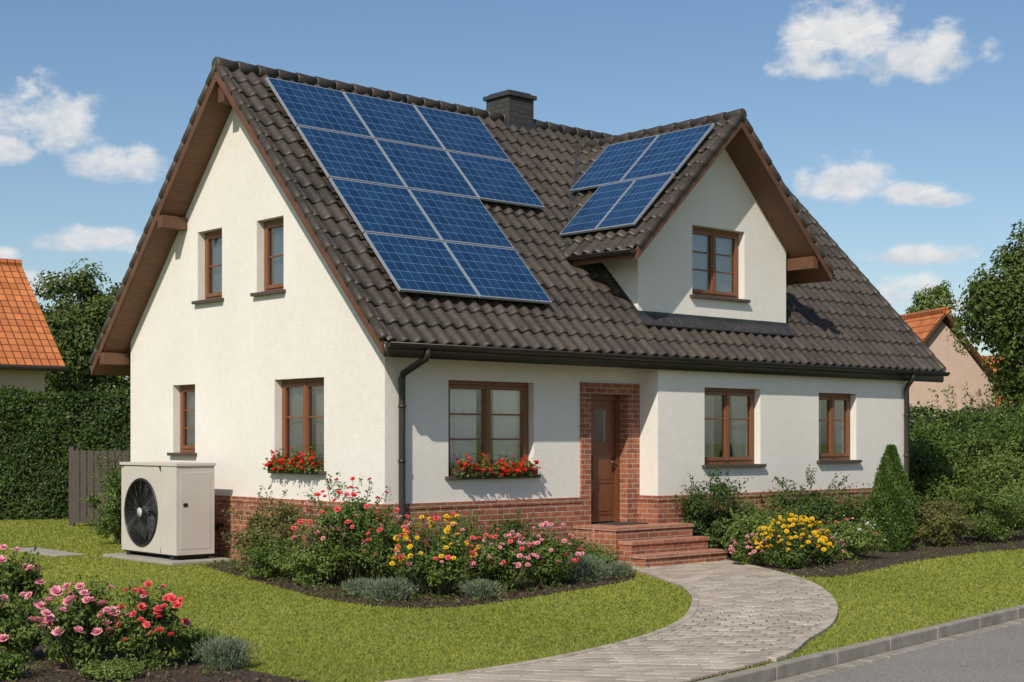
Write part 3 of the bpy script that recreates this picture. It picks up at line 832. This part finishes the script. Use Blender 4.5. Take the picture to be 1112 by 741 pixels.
# path
Lp = np.array([(1.62, 20.1), (1.68, 19.38), (2.0, 17.6), (2.02, 16.6), (1.96, 15.79), (1.67, 14.19), (1.16, 12.89), (.47, 11.81), (-.246, 10.98), (-1.0, 10.35), (-2.0, 9.6), (-3.2, 8.7)])
Rp = np.array([(2.95, 21.3), (3.18, 20.4), (3.5, 18.6), (3.56, 17.3), (3.37, 15.53), (2.98, 13.9), (2.52, 12.75), (2.12, 11.75), (1.30, 10.65), (.68, 9.9), (.0, 9.05), (-.9, 7.95)])
def catmull(P, m=40):
    P = np.vstack([2 * P[0] - P[1], P, 2 * P[-1] - P[-2]]); out = []
    for i in range(1, len(P) - 2):
        for t_ in np.linspace(0, 1, m, endpoint=False):
            a, b_, c_, d_ = P[i - 1:i + 3]
            out.append(.5 * ((2 * b_) + (-a + c_) * t_ + (2 * a - 5 * b_ + 4 * c_ - d_) * t_ ** 2 + (-a + 3 * b_ - 3 * c_ + d_) * t_ ** 3))
    out.append(P[-2]); return np.array(out)
LC, RC = catmull(Lp), catmull(Rp)
mid = (LC + RC) / 2; arc = np.concatenate([[0], np.cumsum(np.linalg.norm(np.diff(mid, axis=0), axis=1))])
def at(s_):
    f = lambda C: np.array([np.interp(s_, arc, C[:, 0]), np.interp(s_, arc, C[:, 1])])
    return f(LC), f(RC)
m, nt, b, _ = nodes_of('paver')
gm = nt.nodes.new('ShaderNodeNewGeometry')
c = ramp(nt, gm.outputs['Random Per Island'], [(0, (.30, .255, .205)), (.35, (.36, .31, .255)), (.7, (.41, .355, .295)), (1, (.47, .41, .345))])
c = mixc(nt, .4, c, ramp(nt, noise(nt, 40, 5), [(.3, (.65, .64, .62)), (.7, (1.15, 1.15, 1.15))]), 'MULTIPLY')
c = mixc(nt, .35, c, ramp(nt, noise(nt, 1.0, 5), [(.35, (.72, .70, .68)), (.65, (1.05, 1.05, 1.05))]), 'MULTIPLY')
nt.links.new(c, b.inputs['Base Color']); b.inputs['Roughness'].default_value = .9
bump(nt, b, noise(nt, 110, 4), .4, .005); PAV = m
SAND = M('joint_sand', (.045, .038, .028), (.085, .072, .05), rough=1, scale=20)
pe = empty('garden_path')
g = MB(); rowp = .175; nr = int(arc[-1] / rowp); ncl = 7
for i in range(nr):
    s0, s1 = i * rowp, (i + 1) * rowp
    l0, r0 = at(s0); l1, r1 = at(s1)
    offs = .5 if i % 2 else 0.
    ed = sorted(set([0.] + [(k + offs) / ncl for k in range(ncl + 1) if 0 < (k + offs) / ncl < 1] + [1.]))
    for a, b_ in zip(ed[:-1], ed[1:]):
        q = [l0 + (r0 - l0) * a, l0 + (r0 - l0) * b_, l1 + (r1 - l1) * b_, l1 + (r1 - l1) * a]
        c_ = sum(q) / 4; zj = .030 + random.uniform(-.0025, .0025)
        q = [p_ + np.array([random.uniform(-.002, .002), random.uniform(-.002, .002)]) for p_ in q]
        sh = lambda P, dd: [tuple(c_ + (p_ - c_) * (1 - dd / max(np.linalg.norm(p_ - c_), .02))) for p_ in P]
        o_ = sh(q, .010); t_ = sh(q, .019)
        i0 = len(g.v); g.v += [(*p_, .004) for p_ in o_] + [(*p_, zj - .008) for p_ in o_] + [(*p_, zj) for p_ in t_]
        F_ = [(8, 9, 10, 11)] + [(4 + j, 4 + (j + 1) % 4, 8 + (j + 1) % 4, 8 + j) for j in range(4)] + [(j, (j + 1) % 4, 4 + (j + 1) % 4, 4 + j) for j in range(4)]
        for f_ in F_: g.f.append([i0 + z for z in f_]); g.m.append(g.mi(PAV)); g.uv.append(None)
g.make('pavers', pe)
g = MB()
for i in range(len(LC) - 1):
    g.face([(*LC[i], .008), (*RC[i], .008), (*RC[i + 1], .008), (*LC[i + 1], .008)], SAND)
g.make('sand_bed', pe, recalc=False)
g = MB()
for C in (LC[:-60], RC[:-150]):
    a2 = np.concatenate([[0], np.cumsum(np.linalg.norm(np.diff(C, axis=0), axis=1))]); s_ = 0
    while s_ < a2[-1] - .2:
        A = np.array([np.interp(s_, a2, C[:, 0]), np.interp(s_, a2, C[:, 1])]); B_ = np.array([np.interp(s_ + .19, a2, C[:, 0]), np.interp(s_ + .19, a2, C[:, 1])])
        d_ = B_ - A; n_ = np.array([-d_[1], d_[0]]); n_ = n_ / np.linalg.norm(n_) * .08
        g.obox((*(A - n_ / 2), .0), (*d_, 0), (*n_, 0), (0, 0, .038), PAV); s_ += .2
g.make('edging', pe, bevel=.006)

pathpoly = np.vstack([LC, RC[::-1]])
A_ = [(-4.3, 20.5), (-3.78, 19.4), (-2.9, 17.7), (-2.2, 16.4), (-1.6, 15.6), (-1.0, 15.25), (-.35, 15.6), (.4, 16.6), (1.1, 17.6), (1.55, 18.7), (1.58, 20.0), W(3.28, -.05), W(0, -.04), W(-.04, 0), W(-.04, 3.2), W(-.4, 3.2)]
B_ = [W(5.02, -.44), W(5.02, -1.2), (3.05, 21.2), (3.3, 20.3), (3.6, 19.3), (3.75, 18.7), (4.3, 18.95), (5.0, 20.0), (6.0, 21.4), (7.4, 22.9), (9, 24.0), (12, 25.8), (15, 29), (12, 32), (8.3, 27.7), W(WU + .04, BV), W(WU, -.44)]
C_ = [(-8, 16.5), (-6.0, 15.9), (-5.3, 15.2), (-4.6, 13.9), (-3.7, 12.7), (-2.9, 11.9), (-2.1, 11.25), (-1.4, 10.55), (-1.0, 10.3), (-2.0, 9.5), (-4, 8), (-9, 8)]
def smooth_poly(pts, i0, i1, m=8):
    P = np.array(pts[i0:i1 + 1]); return [tuple(q) for q in pts[:i0]] + [tuple(q) for q in catmull(P, m)] + [tuple(q) for q in pts[i1 + 1:]]
A_ = smooth_poly(A_, 0, 10); B_ = smooth_poly(B_, 2, 11); C_ = smooth_poly(C_, 0, 8)
MULCH = M('mulch', (.035, .022, .014), (.085, .055, .036), rough=1, scale=18, bs=1, bscale=45, bd=.04)
CHIP = leafmat('bark_chip', [(0, (.04, .022, .014)), (.5, (.09, .055, .034)), (1, (.17, .11, .07))], trans=0., rough=.9)
def pip(P, poly):
    poly = np.asarray(poly); x, y = P[:, 0], P[:, 1]; ins = np.zeros(len(P), bool); j = len(poly) - 1
    for i in range(len(poly)):
        xi, yi = poly[i]; xj, yj = poly[j]
        c_ = ((yi > y) != (yj > y)) & (x < (xj - xi) * (y - yi) / (yj - yi + 1e-12) + xi)
        ins ^= c_; j = i
    return ins
for poly in (A_, B_, C_):
    e = empty('flower_bed'); g = MB(); g.face([(x, y, .012) for x, y in poly], MULCH); g.make('soil', e)
    pa = np.array(poly); lo, hi = pa.min(0), pa.max(0)
    n = int(1400 * (hi - lo).prod() * .5); n = min(n, 22000)
    P = R.uniform(lo, hi, (n, 2)); P = P[pip(P, pa)]
    P3 = np.hstack([P, .014 + R.random((len(P), 1)) * .02])
    V, F = leafquads(P3, norm(R.normal(size=(len(P), 3)) * .5 + np.array([0, 0, 1])), R.uniform(.015, .05, len(P)), .5)
    mesh_np('bark_chips', V, F, [CHIP], e, np.repeat(R.random(len(P)), 4))
    n = 900; P = R.uniform(lo, hi, (n * 3, 2)); P = P[pip(P, pa)][:n]; P = np.repeat(P, 6, 0) + R.normal(size=(len(P) * 6, 2)) * .03
    P3 = np.hstack([P, .02 + R.random((len(P), 1)) * .05])
    V, F = leafquads(P3, norm(R.normal(size=(len(P), 3)) * .6 + np.array([0, 0, 1])), R.uniform(.02, .05, len(P)), .5)
    mesh_np('ground_cover', V, F, [G_MID], e, np.repeat(R.random(len(P)), 4))

# grass blades
GB = leafmat('grass_blade', [(0, (.17, .205, .024)), (.45, (.26, .295, .040)), (.8, (.34, .365, .065)), (1, (.42, .39, .12))], trans=.35, rough=.6)
n = 560000
Yv = 9.4 * (34 / 9.4) ** R.random(n)
Xv = Yv * R.uniform(-.39, .41, n)
P = np.stack([Xv, Yv], 1)
keep = ~pip(P, pathpoly)
for poly in (A_, B_, C_): keep &= ~pip(P, poly)
keep &= ((P - KP) @ KN) < -.01
loc = P - np.array([HX, HY]); lu, lv = loc @ FU, loc @ GV
keep &= ~((lu > -.05) & (lu < 11.1) & (lv > -.45) & (lv < 6.85))
keep &= ~((lu > -1.24) & (lu < 0) & (lv > 3.2) & (lv < 5.35))
keep &= ~((lu > 3.25) & (lu < 5.05) & (lv > -1.5) & (lv < 0))
pt = np.sin(P[:, 0] * 1.7 + np.sin(P[:, 1] * 1.1) * 2) * .5 + np.sin(P[:, 1] * 2.3 + P[:, 0]) * .5
keep &= R.random(n) < .82 + .12 * pt
P = P[keep]; pt = pt[keep]; n = len(P); Y_ = P[:, 1]
hgt = R.uniform(.012, .030, n) * (1 + (Y_ - 9) * .012); wd = .0038 + .0005 * (Y_ - 9)
aa = R.random(n) * 6.283; ln = R.normal(size=(n, 2)) * .022
V = np.empty((n, 3, 3))
V[:, 0, :2] = P - np.stack([np.cos(aa), np.sin(aa)], 1) * wd[:, None]; V[:, 0, 2] = 0
V[:, 1, :2] = P + np.stack([np.cos(aa), np.sin(aa)], 1) * wd[:, None]; V[:, 1, 2] = 0
V[:, 2, :2] = P + ln; V[:, 2, 2] = hgt
big = np.sin(P[:, 0] * .9 + 1 + np.sin(P[:, 1] * .5)) * np.sin(P[:, 1] * .8 + np.sin(P[:, 0] * 1.3))
shv = np.clip(.5 + .28 * big + .12 * pt + R.normal(size=n) * .2, 0, 1)
mesh_np('grass', V.reshape(-1, 3), np.arange(3 * n).reshape(n, 3), [GB], None, np.repeat(shv, 3))

# ------------------------------------------------------------------ PLANTS
bush('shrub', -3.15, 19.3, 1.1, 1.02, 4600, .05, G_OLIVE)
bush('shrub', -2.35, 17.6, .9, .56, 3000, .045, G_LIGHT)
bush('shrub', -3.0, 18.3, .8, .5, 2400, .045, G_MID)
bush('rose_bush', -1.95, 17.75, 1.2, 1.22, 6400, .05, G_MID, [(F_CORAL, 24, .042), (F_PINK, 14, .042)])
bush('rose_bush', -1.35, 17.1, .8, .85, 3400, .045, G_MID, [(F_CORAL, 14, .038), (F_PINK, 6, .036)])
bush('yellow_flower_bush', -.84, 16.35, .88, .90, 5000, .044, G_MID, [(F_YEL, 40, .036), (F_CORAL, 14, .036), (F_PINK, 8, .034)])
bush('lavender_plant', -1.32, 15.85, .5, .27, 2200, .05, G_GREY, spiky=True)
bush('lavender_plant', -.35, 16.05, .42, .24, 1600, .045, G_GREY, spiky=True)
bush('lavender_plant', -1.65, 16.3, .4, .22, 1400, .045, G_GREY, spiky=True)
bush('pink_flower_bush', -.12, 16.9, .74, .68, 3600, .042, G_MID, [(F_PINK, 30, .034), (F_CORAL, 14, .032)])
bush('pink_flower_bush', .42, 17.5, .80, .72, 3800, .042, G_MID, [(F_PINK, 30, .034), (F_CORAL, 8, .032)])
bush('shrub', -.6, 17.7, .9, .85, 3200, .045, G_MID)
bush('shrub', .0, 18.4, .9, .8, 3200, .045, G_DARK)
bush('grey_herb', .86, 18.0, .6, .38, 2600, .045, G_GREY, spiky=True)
bush('shrub', .75, 18.7, .75, .5, 2400, .045, G_MID)
bush('shrub', 1.15, 19.4, .5, .34, 1800, .045, G_LIGHT)
bush('grey_herb', 1.33, 18.6, .36, .22, 1200, .04, G_GREY, spiky=True)
# bed by the bay
bush('shrub', 3.0, 21.6, 1.15, 1.22, 6200, .055, G_DARK)
bush('shrub', 3.45, 21.0, 1.0, .86, 5000, .047, G_LIGHT)
bush('shrub', 4.65, 22.9, 1.5, 1.18, 7200, .055, G_DARK)
bush('shrub', 4.15, 22.2, 1.0, .75, 4200, .05, G_MID)
bush('pink_flower_bush', 3.25, 20.3, .55, .42, 2000, .038, G_MID, [(F_PINK, 20, .032)])
bush('yellow_flower_bush', 3.78, 19.95, .95, .68, 4400, .042, G_MID, [(F_YEL, 90, .036)])
bush('white_flower_bush', 4.85, 21.4, 1.0, .62, 4600, .044, G_LIGHT, [(F_WHITE, 14, .026), (F_CORAL, 6, .026)])
bush('pink_flower_bush', 4.3, 20.6, .6, .45, 2000, .04, G_MID, [(F_PINK, 12, .03)])
bush('shrub', 5.5, 23.3, 1.0, .95, 4200, .05, G_MID)
bush('shrub', 6.95, 24.0, 1.0, .80, 4800, .047, G_OLIVE)
bush('shrub', 7.9, 25.0, 1.7, 1.15, 7200, .055, G_MID)
bush('shrub', 6.5, 24.7, 1.0, 1.0, 4000, .05, G_DARK)
bush('shrub', 9.6, 28.3, 1.9, 1.5, 7000, .065, G_LIGHT)
bush('shrub', 9.3, 25.8, 1.4, .8, 4800, .05, G_MID)
e = empty('thuja_tree', (5.87, 22.9, 0))
n = 13000; zz = R.random(n) ** .8 * 1.62; a = R.random(n) * 6.283
rmax = .31 * np.clip(np.sin(np.clip((zz + .12) / 1.85, 0, 1) * math.pi) ** .55 * (1 - zz / 1.76) ** .62 * 1.42, 0, 1)
rr = rmax * (.55 + .45 * R.random(n) ** .4) * (1 + .14 * np.sin(a * 5 + zz * 9))
P = np.stack([np.cos(a) * rr, np.sin(a) * rr, zz], 1); out_ = np.stack([np.cos(a), np.sin(a), np.zeros(n)], 1)
V, F = leafquads(P, norm(out_ * .5 + R.normal(size=(n, 3)) * .6), .055 * R.uniform(.6, 1.3, n), .4, T=out_ * .35 + np.array([0, 0, 1.]) + R.normal(size=(n, 3)) * .25)
mesh_np('foliage', V, F, [G_THUJA], e, np.repeat(np.clip(.5 + .4 * np.sin(a * 5 + zz * 9) + R.normal(size=n) * .15, 0, 1), 4))
t_ = MB(); t_.tube([(0, 0, 0), (0, 0, .8), (0, 0, 1.5)], [.04, .03, .01], BARK, n=8); t_.make('trunk', e)
# foreground roses
bush('rose_bush', -3.28, 11.2, .66, .66, 4800, .042, G_MID, [(F_PINK, 28, .050)])
bush('rose_bush', -2.76, 11.25, .58, .60, 4400, .040, G_MID, [(F_CORAL, 22, .038), (F_PINK, 4, .034)])
bush('grey_herb', -2.18, 11.2, .40, .27, 2800, .035, G_GREY, spiky=True)
bush('rose_bush', -4.3, 12.6, .66, .78, 4200, .045, G_MID, [(F_PINK, 12, .050)])
bush('rose_bush', -3.9, 11.6, .56, .5, 3400, .042, G_MID, [(F_PINK, 8, .046)])
bush('shrub', -3.75, 10.75, .5, .22, 1800, .035, G_MID)
bush('shrub', -2.9, 10.75, .5, .14, 1500, .035, G_LIGHT)
bush('ornamental_grass', -2.5, 11.75, .35, .22, 1400, .07, G_LIGHT, spiky=True)
bush('ornamental_grass', -2.25, 11.6, .25, .16, 900, .06, G_OLIVE, spiky=True)
bush('shrub', -3.3, 12.1, .5, .22, 1600, .04, G_LIGHT)
bush('rose_bush', -5.2, 13.8, .7, .8, 3800, .05, G_MID, [(F_PINK, 8, .04)])

bush('shrub', -6.55, 24.6, 1.0, 1.5, 6400, .05, G_MID, K=34)
bush('shrub', -6.1, 25.6, .8, 1.2, 3600, .05, G_DARK)

HC = M('hedge_core', (.012, .022, .007), (.03, .05, .014), rough=1, scale=12, bs=1, bscale=20, bd=.1)
def hedge(name, p0, p1, hh, dep, n, leaf, mat, bulge=.08):
    p0 = np.array(p0); p1 = np.array(p1); L = np.linalg.norm(p1 - p0); dx = (p1 - p0) / L; dn = np.array([-dx[1], dx[0]])
    e = empty(name)
    m_ = MB(); q = p0 - dn * (dep / 2 - .1)
    m_.obox((*q, 0), (*(dx * L), 0), (*(dn * (dep - .2)), 0), (0, 0, hh - .1), HC); m_.make('core', e)
    areas = np.array([L * hh, L * hh * .3, L * dep, dep * hh, dep * hh]); k = R.choice(5, n, p=areas / areas.sum())
    a = R.random(n) * L; b = R.random(n) * hh; c = (R.random(n) - .5) * dep
    a = np.where(k == 3, 0, np.where(k == 4, L, a)); b = np.where(k == 2, hh, b); c = np.where(k == 0, -dep / 2, np.where(k == 1, dep / 2, c))
    nl = np.zeros((n, 3)); nl[k == 0] = (0, -1, 0); nl[k == 1] = (0, 1, 0); nl[k == 2] = (0, 0, 1); nl[k == 3] = (-1, 0, 0); nl[k == 4] = (1, 0, 0)
    bl = bulge * (np.sin(a * 2.1 + b * 3) * .5 + np.sin(a * 5.3 - b * 4.1 + c * 3) * .35 + R.normal(size=n) * .35)
    pl = np.stack([a, c, b], 1) + nl * (bl - .02)[:, None]
    P = np.empty((n, 3)); P[:, :2] = p0 + np.outer(pl[:, 0], dx) + np.outer(pl[:, 1], dn); P[:, 2] = pl[:, 2]
    Nw = np.empty((n, 3)); Nw[:, :2] = np.outer(nl[:, 0], dx) + np.outer(nl[:, 1], dn); Nw[:, 2] = nl[:, 2]
    V, F = leafquads(P, norm(Nw * .8 + R.normal(size=(n, 3)) * .6 + np.array([0, 0, .2])), leaf * R.uniform(.6, 1.3, n), .6)
    sh = np.clip(.5 + .3 * np.sin(a * 3.1 + b * 2.3) + R.normal(size=n) * .15, 0, 1)
    mesh_np('leaves', V, F, [mat], e, np.repeat(sh, 4))
hedge('hedge', (-17, 31.3), (-8.1, 33.0), 2.75, 1.3, 42000, .08, G_HEDGE, bulge=.11)
hedge('hedge', (-7.9, 33.4), (-3, 36.0), 2.6, 1.2, 9000, .10, G_HEDGE)
fe = empty('wooden_fence'); fm = MB(); FW = M('fence_wood', (.05, .04, .034), (.085, .07, .058), rough=.85, scale=6, bs=.4, stretch=(10, 10, 1))
for i in range(22):
    x = -8.75 + i * .14; fm.box(x, x + .125, 29.5, 29.52, .08, 1.52 + random.uniform(-.01, .01), FW)
for z in (.35, 1.2): fm.box(-8.8, -5.6, 29.525, 29.57, z, z + .09, FW)
for x in (-8.85, -7.2, -5.65): fm.box(x, x + .1, 29.53, 29.63, 0, 1.6, FW)
fm.make('boards', fe, bevel=.004)

# trees
tree('deciduous_tree', -15.0, 52, 8.0, 5.2, (2.7, 2.7, 2.8), 24000, .17, G_TREE, .25)
tree('deciduous_tree', -12.3, 56, 9.6, 6.0, (2.8, 2.8, 3.8), 24000, .18, G_TREE, .25)
tree('deciduous_tree', -18.0, 58, 6.8, 4.4, (2.6, 2.6, 2.4), 10000, .18, G_DARK, .25)
tree('deciduous_tree', -10.6, 60, 6.8, 4.2, (2.6, 2.6, 2.6), 12000, .2, G_DARK, .25)
tree('deciduous_tree', 16.0, 45, 8.6, 5.3, (2.5, 2.5, 3.3), 30000, .16, G_TREE, .28, K=110, cr=.26)
tree('deciduous_tree', 19.0, 48, 9.5, 5.6, (3.4, 3.4, 4.0), 22000, .18, G_TREE, .28)
tree('deciduous_tree', 18.9, 66, 8.9, 7.0, (1.3, 1.3, 1.9), 7000, .17, G_LIGHT, .2)
tree('garden_tree', -9.1, 14.8, 5.2, 3.7, (1.5, 1.5, 1.5), 9000, .12, G_TREE, .12)
for (x, y, w, h_, mt) in ((9.6, 31.5, 3.0, 2.6, G_MID), (11.3, 32.2, 3.2, 2.7, G_MID), (8.2, 29.0, 1.9, 1.9, G_MID), (10.4, 29.8, 2.5, 2.1, G_MID), (12.4, 31, 2.6, 2.7, G_DARK), (13.6, 34, 3, 2.9, G_MID), (7.6, 33.5, 2.6, 2.6, G_DARK)):
    bush('large_shrub', x, y, w, h_, 9500, .085, mt, K=56, cr=.27)
hedge('hedge', (6.5, 36.5), (24, 40), 2.4, 1.6, 20000, .12, G_HEDGE, bulge=.2)

parts = []
for i in range(46):
    a = -1.1 + i * .05 + random.uniform(-.015, .015); D_ = random.uniform(92, 125)
    hh = random.uniform(3.5, 6.0)
    V, F, s = crown_leaves((math.sin(a) * D_, math.cos(a) * D_, hh * .5), (random.uniform(4, 6), 3.5, hh * .55), 1000, .6, K=26, cr=.34)
    parts.append((V, F, s, 0))
V, F, s, m = join(parts); mesh_np('distant_trees', V, F, [G_DARK], None, s, m)

m, nt, b, _ = nodes_of('orange_tile')
tc = nt.nodes.new('ShaderNodeTexCoord')
br = nt.nodes.new('ShaderNodeTexBrick'); br.inputs['Scale'].default_value = 1; br.inputs['Brick Width'].default_value = .24; br.inputs['Row Height'].default_value = .32
br.inputs['Mortar Size'].default_value = .022; br.offset = 0.; br.inputs['Mortar Smooth'].default_value = .6
br.inputs['Color1'].default_value = (.58, .19, .055, 1); br.inputs['Color2'].default_value = (.42, .12, .033, 1); br.inputs['Mortar'].default_value = (.12, .035, .012, 1)
nt.links.new(tc.outputs['UV'], br.inputs['Vector'])
nt.links.new(mixc(nt, .5, br.outputs['Color'], ramp(nt, noise(nt, 2.5, 6), [(.3, (.6, .6, .6)), (.7, (1.2, 1.2, 1.2))]), 'MULTIPLY'), b.inputs['Base Color']); b.inputs['Roughness'].default_value = .8
bump(nt, b, mth(nt, 'SUBTRACT', 1., br.outputs['Fac']), .8, .03); OT = m
WALLN = M('beige_render', (.42, .35, .26), (.48, .40, .30), rough=.9)
WALLP = M('pink_render', (.46, .34, .29), (.52, .39, .33), rough=.9)
def nhouse(name, loc, rz, L, Wd, ze, zr, wall, ov=.45):
    e = empty(name, loc, rz); b = MB()
    b.prism([(0, 0), (Wd, 0), (Wd, ze), (Wd / 2, zr - .15), (0, ze)], 'x', 0, L, wall); b.make('walls', e)
    k = (zr - ze) / (Wd / 2); b = MB(); zo = ze - k * ov
    sl = math.hypot(Wd / 2 + ov, zr - zo)
    for s_, y_ in ((1, -ov), (-1, Wd + ov)):
        ym = Wd / 2
        b.face([(-ov, y_, zo + .15), (L + ov, y_, zo + .15), (L + ov, ym, zr + .15), (-ov, ym, zr + .15)], OT, uv=[(0, 0), (L + 2 * ov, 0), (L + 2 * ov, sl), (0, sl)])
    b.make('roof_tiles', e, recalc=False)
    b = MB()
    b.prism([(-ov, zo + .145), (Wd / 2, zr + .145), (Wd + ov, zo + .145), (Wd + ov, zo), (Wd / 2, zr), (-ov, zo)], 'x', -ov + .002, L + ov - .002, BARGE)
    b.tube([(-ov, Wd / 2, zr + .16), (L + ov, Wd / 2, zr + .16)], .12, OT, n=8)
    b.tube([(-ov, -ov - .06, zo + .08), (L + ov, -ov - .06, zo + .08)], .06, METAL, n=8)
    b.make('roof_deck', e)
    b = MB()
    DP = M('dark_pane', (.03, .035, .04), rough=.05)
    for x in (L * .25, L * .7):
        b.box(x - .5, x + .5, -.02, .05, 1.0, 2.3, WOOD); b.box(x - .44, x + .44, -.03, -.015, 1.06, 2.24, DP)
    b.box(-.02, .05, Wd / 2 - .4, Wd / 2 + .4, 2.7, 3.6, WOOD); b.box(-.03, -.015, Wd / 2 - .34, Wd / 2 + .34, 2.76, 3.54, DP)
    b.make('windows', e)
nhouse('neighbor_house', (-20.45, 38.3, 0), math.radians(36), 8.4, 7.2, 4.1, 7.1, WALLN)
nhouse('neighbor_house', (10.9, 57.2, 0), math.radians(-78), 8, 3.9, 3.6, 5.9, WALLP, ov=.3)
nhouse('neighbor_house', (17.0, 62, 0), math.radians(8), 9, 7, 3.0, 5.2, WALLP)

# ------------------------------------------------------------------ LIGHT / SKY / CAMERA
az = math.radians(180 + 20); el = math.radians(41)
sd = Vector((math.sin(az) * math.cos(el), math.cos(az) * math.cos(el), math.sin(el)))
L = bpy.data.lights.new('sun', 'SUN'); L.energy = 4.6; L.angle = math.radians(.5); L.color = (1, .915, .78)
lo = bpy.data.objects.new('sun', L); COL.objects.link(lo); lo.rotation_euler = sd.to_track_quat('Z', 'Y').to_euler(); lo.location = (0, 0, 30)
w = bpy.data.worlds.new('World'); S.world = w; w.use_nodes = True
nt = w.node_tree; nt.nodes.clear()
out = nt.nodes.new('ShaderNodeOutputWorld'); bg_ = nt.nodes.new('ShaderNodeBackground'); bg_.inputs[1].default_value = .10
nt.links.new(bg_.outputs[0], out.inputs[0])
sk = nt.nodes.new('ShaderNodeTexSky'); sk.sky_type = 'NISHITA'; sk.sun_disc = False
sk.sun_elevation = el; sk.sun_rotation = az; sk.air_density = 1.0; sk.dust_density = .8; sk.ozone_density = 1.4
hs = nt.nodes.new('ShaderNodeHueSaturation'); hs.inputs['Saturation'].default_value = 1.12; hs.inputs['Value'].default_value = 1.06
nt.links.new(sk.outputs[0], hs.inputs['Color'])
tc = nt.nodes.new('ShaderNodeTexCoord'); sx = nt.nodes.new('ShaderNodeSeparateXYZ'); nt.links.new(tc.outputs['Generated'], sx.inputs[0])
AZ = mth(nt, 'ARCTAN2', sx.outputs[0], sx.outputs[1]); EL = mth(nt, 'ARCSINE', sx.outputs[2])
cb = nt.nodes.new('ShaderNodeCombineXYZ'); nt.links.new(AZ, cb.inputs[0]); nt.links.new(mth(nt, 'MULTIPLY', EL, 1.4), cb.inputs[1])
clouds = [(.222, .256, .044, .032), (.266, .243, .046, .022), (.196, .242, .026, .014), (-.302, .200, .036, .028), (-.258, .176, .040, .015), (-.328, .182, .022, .013),
          (.222, .167, .034, .022), (.262, .157, .034, .010), (.285, .154, .018, .007),
          (-.281, .127, .036, .011), (.268, .119, .038, .009), (.262, .095, .024, .014), (-.308, .098, .034, .010), (-.33, .117, .012, .006), (.295, .085, .022, .009),
          (.9, .25, .14, .06), (-.9, .25, .14, .06), (2.8, .25, .25, .08)]
dens = None; hv = None
for (a0, e0, sa, se) in clouds:
    dx = mth(nt, 'DIVIDE', mth(nt, 'SUBTRACT', AZ, a0), sa)
    dyr = mth(nt, 'DIVIDE', mth(nt, 'SUBTRACT', EL, e0), se)
    dy = mth(nt, 'MAXIMUM', dyr, mth(nt, 'MULTIPLY', dyr, -1.5))
    q = mth(nt, 'SUBTRACT', 1., mth(nt, 'ADD', mth(nt, 'MULTIPLY', dx, dx), mth(nt, 'MULTIPLY', dy, dy)))
    q = mth(nt, 'MAXIMUM', q, -1.2)
    hq = mth(nt, 'MULTIPLY', dyr, mth(nt, 'GREATER_THAN', q, -.4))
    dens = q if dens is None else mth(nt, 'MAXIMUM', dens, q)
    hv = hq if hv is None else mth(nt, 'ADD', hv, hq)
n1 = noise(nt, 34, 10, vec=cb.outputs[0], rough=.60)
n2 = noise(nt, 52, 8, vec=cb.outputs[0], rough=.6)
val = mth(nt, 'ADD', mth(nt, 'MULTIPLY', dens, .80), mth(nt, 'MULTIPLY', mth(nt, 'SUBTRACT', n1, .48), 3.4))
mr = nt.nodes.new('ShaderNodeMapRange'); mr.interpolation_type = 'SMOOTHSTEP'
mr.inputs['From Min'].default_value = -.10; mr.inputs['From Max'].default_value = .95; mr.inputs['To Max'].default_value = .97
nt.links.new(val, mr.inputs['Value'])
shd = mth(nt, 'ADD', mth(nt, 'MULTIPLY', hv, .30), mth(nt, 'ADD', .55, mth(nt, 'MULTIPLY', mth(nt, 'SUBTRACT', n2, .5), 1.8)), clamp=True)
cc = ramp(nt, shd, [(0, (.56, .63, .72)), (.45, (.78, .81, .85)), (1, (.98, .96, .93))])
sc = nt.nodes.new('ShaderNodeVectorMath'); sc.operation = 'SCALE'; sc.inputs['Scale'].default_value = 8.8
nt.links.new(cc, sc.inputs[0])
fin = mixc(nt, mr.outputs[0], hs.outputs[0], sc.outputs[0])
nt.links.new(fin, bg_.inputs[0])

cam = bpy.data.cameras.new('camera'); co = bpy.data.objects.new('camera', cam); COL.objects.link(co)
co.location = (0, 0, 1.75); co.rotation_euler = (math.pi / 2, 0, 0)
cam.lens = 52.0; cam.sensor_width = 36; cam.shift_y = .0958; cam.clip_end = 3000
S.camera = co
S.view_settings.view_transform = 'Standard'; S.view_settings.look = 'None'; S.view_settings.exposure = 0
